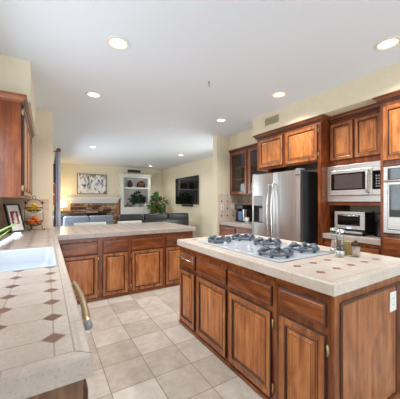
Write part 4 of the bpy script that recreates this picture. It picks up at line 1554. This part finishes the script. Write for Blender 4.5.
b.box(Bx0 - 0.02, Bx1 + 0.02, By - 0.03, FY - 0.002, 2.361, 2.40, 0.005).box(Bx0 - 0.04, Bx1 + 0.04, By - 0.06, FY - 0.002, 2.40, 2.45, 0.008)
b.build('cornice', 'white', t)
b = B()
b.lathe((2.93, 10.35, 1.9105), [(0.05, 0), (0.10, 0.06), (0.115, 0.13), (0.09, 0.2), (0.055, 0.235), (0.06, 0.27), (0.085, 0.285), (0.07, 0.285), (0.045, 0.24), (0, 0.2)], 20)
tag(b.build('vase', 'brown_ceramic'), 'dark brown vase on the upper shelf of the white bookcase', 'vase')
t = thing('mantel_clock', 'dark brown house-shaped clock on the upper shelf of the white bookcase', 'clock', (3.42, 10.35, 1.9105))
b = B()
V = []
for y in (10.27, 10.41):
    V += [(3.22, y, 1.9105), (3.54, y, 1.9105), (3.54, y, 2.06), (3.46, y, 2.17), (3.36, y, 2.20), (3.26, y, 2.14), (3.22, y, 2.05)]
b.add(V, [list(range(7)), [7 + i for i in range(7)][::-1]] + [[i, (i + 1) % 7, 7 + (i + 1) % 7, 7 + i] for i in range(7)])
b.build('case', 'brown_ceramic', t)
B().box(3.29, 3.48, 10.262, 10.2695, 2.02, 2.12).build('copper_panel', 'copper', t)


def leafy(name, label, base, pot_r, pot_h, blobs, count, lsize, mats, pot_mat, lim=None):
    """foliage of separate leaf blades around branches"""
    t = thing(name, label, 'plant', base)
    x, y, z = base
    b = B()
    b.lathe(base, [(pot_r * 0.8, 0), (pot_r, pot_h), (pot_r * 0.9, pot_h), (pot_r * 0.85, pot_h * 0.9), (0, pot_h * 0.9)], 20)
    b.build('pot', pot_mat, t)
    st = B()
    fo = B()
    for (cx_, cy_, cz_, rr) in blobs:
        c_ = Vector((cx_, cy_, cz_))
        st.tube([(x, y, z + pot_h * 0.9), (x + (cx_ - x) * 0.4, y + (cy_ - y) * 0.4, z + pot_h + (cz_ - z - pot_h) * 0.6), c_], 0.008 * lsize / 0.1, 6)
        for _ in range(count):
            while True:
                q = Vector((random.uniform(-1, 1), random.uniform(-1, 1), random.uniform(-1, 1)))
                if q.length < 1:
                    break
            p = c_ + q * rr
            if lim and not (lim[0] < p.x < lim[1] and lim[2] < p.y < lim[3]):
                continue
            d = (q + Vector((0, 0, random.uniform(-0.9, 0.2)))).normalized()
            s_ = d.cross(Vector((random.uniform(-1, 1), random.uniform(-1, 1), 0.6))).normalized()
            L = lsize * random.uniform(0.7, 1.2)
            w_ = L * 0.27
            nn = s_.cross(d) * (L * 0.06)
            if lim and not (lim[0] < (p + d * L).x < lim[1] and lim[2] < (p + d * L).y < lim[3] and (p + d * L).z < 1.85):
                continue
            fo.add([p, p + d * L * 0.35 + s_ * w_ + nn, p + d * L, p + d * L * 0.35 - s_ * w_ + nn, p + d * L * 0.45 - nn], [[0, 1, 4], [1, 2, 4], [2, 3, 4], [3, 0, 4]],
                   random.choices(range(len(mats)), [6, 3, 1][:len(mats)])[0], False)
    st.build('stems', 'driftwood', t)
    fo.build('foliage', mats, t)
    return t


leafy('fern', 'dark leafy plant in a white pot on the lower shelf of the white bookcase', (3.20, 10.36, 1.1105), 0.10, 0.17,
      [(3.20, 10.33, 1.48, 0.16), (3.05, 10.32, 1.46, 0.12), (3.38, 10.33, 1.45, 0.13), (3.24, 10.33, 1.60, 0.12), (3.12, 10.33, 1.34, 0.10), (3.48, 10.33, 1.40, 0.07)], 60, 0.13, ['leaf_dark', 'leaf_dark'], 'white', (2.66, 3.60, 10.1, 10.5))
b = B()
b.tube([(2.72, 10.33, 1.13), (2.82, 10.33, 1.20), (2.90, 10.34, 1.17), (3.0, 10.34, 1.14)], 0.03, 8, radii=[0.02, 0.045, 0.035, 0.02])
b.tube([(2.80, 10.34, 1.15), (2.84, 10.34, 1.30)], 0.03, 8, radii=[0.035, 0.012])
tag(b.build('driftwood_ornament', 'driftwood'), 'brown driftwood ornament left of the plant on the lower bookcase shelf', 'ornament')
b = B()
b.lathe((3.55, 10.24, 1.1105), [(0.05, 0), (0.055, 0.02), (0.055, 0.12), (0.05, 0.12), (0.045, 0.03), (0, 0.03)], 18)
tag(b.build('white_jar', 'white'), 'small white jar right of the plant on the lower bookcase shelf', 'jar')
leafy('ficus_tree', 'leafy green floor plant with peach flecks near the far corner right of the bookcase', (3.86, 9.72, 0.0), 0.17, 0.34,
      [(3.84, 9.72, 1.34, 0.22), (3.66, 9.70, 1.20, 0.19), (4.02, 9.72, 1.24, 0.2), (3.88, 9.68, 1.0, 0.23), (3.80, 9.72, 1.50, 0.12), (4.00, 9.7, 0.85, 0.18), (3.74, 9.7, 0.82, 0.18)], 75, 0.15, ['leaf', 'leaf_dark', 'blossom'], 'terracotta')

# television on the right wall
t = thing('television', 'flat black television mounted on the right family-room wall', 'television', (FX - 0.05, 8.3, 1.22))
B().box(FX - 0.075, FX - 0.03, 7.40, 9.12, 1.235, 2.235, 0.006).build('casing', 'black', t)
B().box(FX - 0.0765, FX - 0.0745, 7.415, 9.105, 1.255, 2.22).build('screen', 'black_gloss', t)
B().box(FX - 0.03, FX - 0.0005, 8.0, 8.6, 1.5, 1.95).build('wall_bracket', 'dark_metal', t)
t = thing('soundbar', 'small black soundbar under the television', 'speaker', (FX - 0.05, 8.2, 1.15))
B().box(FX - 0.085, FX - 0.0005, 7.82, 8.58, 1.155, 1.225, 0.01).build('casing', 'black', t)
b = B()
for i in range(24):
    b.box(FX - 0.0865, FX - 0.0845, 7.84 + i * 0.03, 7.855 + i * 0.03, 1.165, 1.215)
b.build('grille', 'dark_grey', t)


def sofa(label, x0, x1, y, ncush, mat, top=0.93, depth=0.95, arm_l=True, arm_r=True):
    t = thing('sofa', label, 'sofa', ((x0 + x1) / 2, y + depth / 2, 0))
    B().box(x0 + 0.02, x1 - 0.02, y + 0.04, y + depth, 0.06, 0.42, 0.04).build('base', mat, t)
    B().box(x0 + 0.02, x1 - 0.02, y, y + 0.20, 0.07, top - 0.13, 0.05).build('back_frame', mat, t)
    wd = (x1 - x0 - 0.06) / ncush
    for i in range(ncush):
        a0 = x0 + 0.03 + i * wd
        B().box(a0 + 0.004, a0 + wd - 0.004, y - 0.01, y + 0.30, top - 0.22, top, 0.045, seg=4).build('back_cushion', mat, t)
        B().box(a0 + 0.004, a0 + wd - 0.004, y + 0.20, y + depth + 0.02, 0.40, 0.54, 0.05, seg=3).build('seat_cushion', mat, t)
    for s_, on in ((x0, arm_l), (x1 - 0.22, arm_r)):
        if on:
            B().box(s_, s_ + 0.22, y + 0.10, y + depth + 0.02, 0.07, 0.66, 0.07, seg=4).build('armrest', mat, t)
    b = B()
    for xx in (x0 + 0.1, x1 - 0.1):
        for yy in (y + 0.1, y + depth - 0.08):
            b.box(xx - 0.03, xx + 0.03, yy - 0.03, yy + 0.03, 0.0, 0.075)
    b.build('feet', 'dark_metal', t)
    return t


sofa('long dark grey leather sofa in front of the bookcase and plant', 1.70, 3.98, 7.2, 3, 'leather', 0.965)
sofa('pale grey leather loveseat in front of the fireplace', 0.34, 1.62, 7.25, 2, 'leather_pale', 0.95)
t = thing('ottoman', 'round black leather barrel chair left of the pale loveseat', 'chair', (0.45, 8.75, 0))
t.name = 'barrel_chair'
b = B()
b.lathe((0.62, 8.75, 0.0), [(0.36, 0.0), (0.40, 0.12), (0.40, 0.42), (0.36, 0.46), (0, 0.47)], 28)
b.build('seat', 'black', t)
b = B()
pts = [(0.62 + 0.40 * math.cos(a), 8.75 + 0.40 * math.sin(a), 0.86 + 0.06 * math.sin((a - PI) * 1.0)) for a in [PI * (0.85 + 1.3 * k / 20) for k in range(21)]]
b.tube(pts, 0.075, 10)
V, F = [], []
for p in pts:
    V += [(p[0], p[1], p[2]), (p[0], p[1], 0.3)]
b.add(V, [[2 * i, 2 * i + 2, 2 * i + 3, 2 * i + 1] for i in range(len(pts) - 1)], 0, True)
b.build('curved_back', 'black', t)

# side table with lamp by the fireplace
t = thing('side_table', 'orange wooden side table under the lamp left of the fireplace', 'table', (0.42, 10.1, 0))
b = B().box(0.16, 0.74, 9.78, 10.2, 0.98, 1.02, 0.006)
b.build('tabletop', 'side_wood', t)
b = B().box(0.18, 0.72, 9.80, 10.18, 0.80, 0.98)
b.build('apron', 'side_wood', t)
for xx in (0.20, 0.70):
    for yy in (9.82, 10.16):
        B().box(xx - 0.025, xx + 0.025, yy - 0.025, yy + 0.025, 0, 0.80).build('leg', 'side_wood', t)
t = thing('table_lamp', 'lit table lamp with a cream shade beside the curtain', 'lamp', (0.46, 10.0, 1.02))
b = B()
b.lathe((0.46, 10.0, 1.0205), [(0.07, 0), (0.07, 0.015), (0.02, 0.03), (0.045, 0.08), (0.03, 0.13), (0.01, 0.15), (0.01, 0.2)], 18)
b.build('lamp_base', 'brass', t)
b = B()
b.lathe((0.46, 10.0, 1.0205), [(0.16, 0.13), (0.11, 0.38), (0.108, 0.38), (0.158, 0.13)], 24)
b.build('lamp_shade', 'shade_lit', t)
l = bpy.data.lights.new('lamp_bulb', 'POINT')
l.energy, l.color, l.shadow_soft_size = 12, (1.0, 0.72, 0.38), 0.05
lo = bpy.data.objects.new('lamp_bulb', l)
lo.location = (0.46, 10.0, 1.45)
COL.objects.link(lo)


# white stools behind the peninsula
def stool(x0, x1, label):
    y = 4.93
    t = thing('bar_stool', label, 'stool', ((x0 + x1) / 2, y + 0.2, 0), 'white stools at the peninsula')
    B().box(x0, x1, y, y + 0.035, 0.62, 0.955, 0.012).build('backrest', 'plastic_white', t)
    B().box(x0, x1, y + 0.035, y + 0.42, 0.60, 0.64, 0.012).build('seat', 'plastic_white', t)
    for xx in (x0 + 0.03, x1 - 0.03):
        for yy in (y + 0.04, y + 0.38):
            B().tube([(xx, yy, 0.0), (xx, yy, 0.60)], 0.014, 8).build('leg', 'chrome', t)
    b = B()
    b.tube([(x0 + 0.03, y + 0.04, 0.22), (x1 - 0.03, y + 0.04, 0.22), (x1 - 0.03, y + 0.38, 0.22), (x0 + 0.03, y + 0.38, 0.22), (x0 + 0.03, y + 0.04, 0.22)], 0.009, 8)
    b.build('footrest', 'chrome', t)


stool(0.41, 0.95, 'white stool back showing behind the peninsula below the fireplace')
stool(1.16, 1.63, 'white stool back showing behind the peninsula below the bookcase')
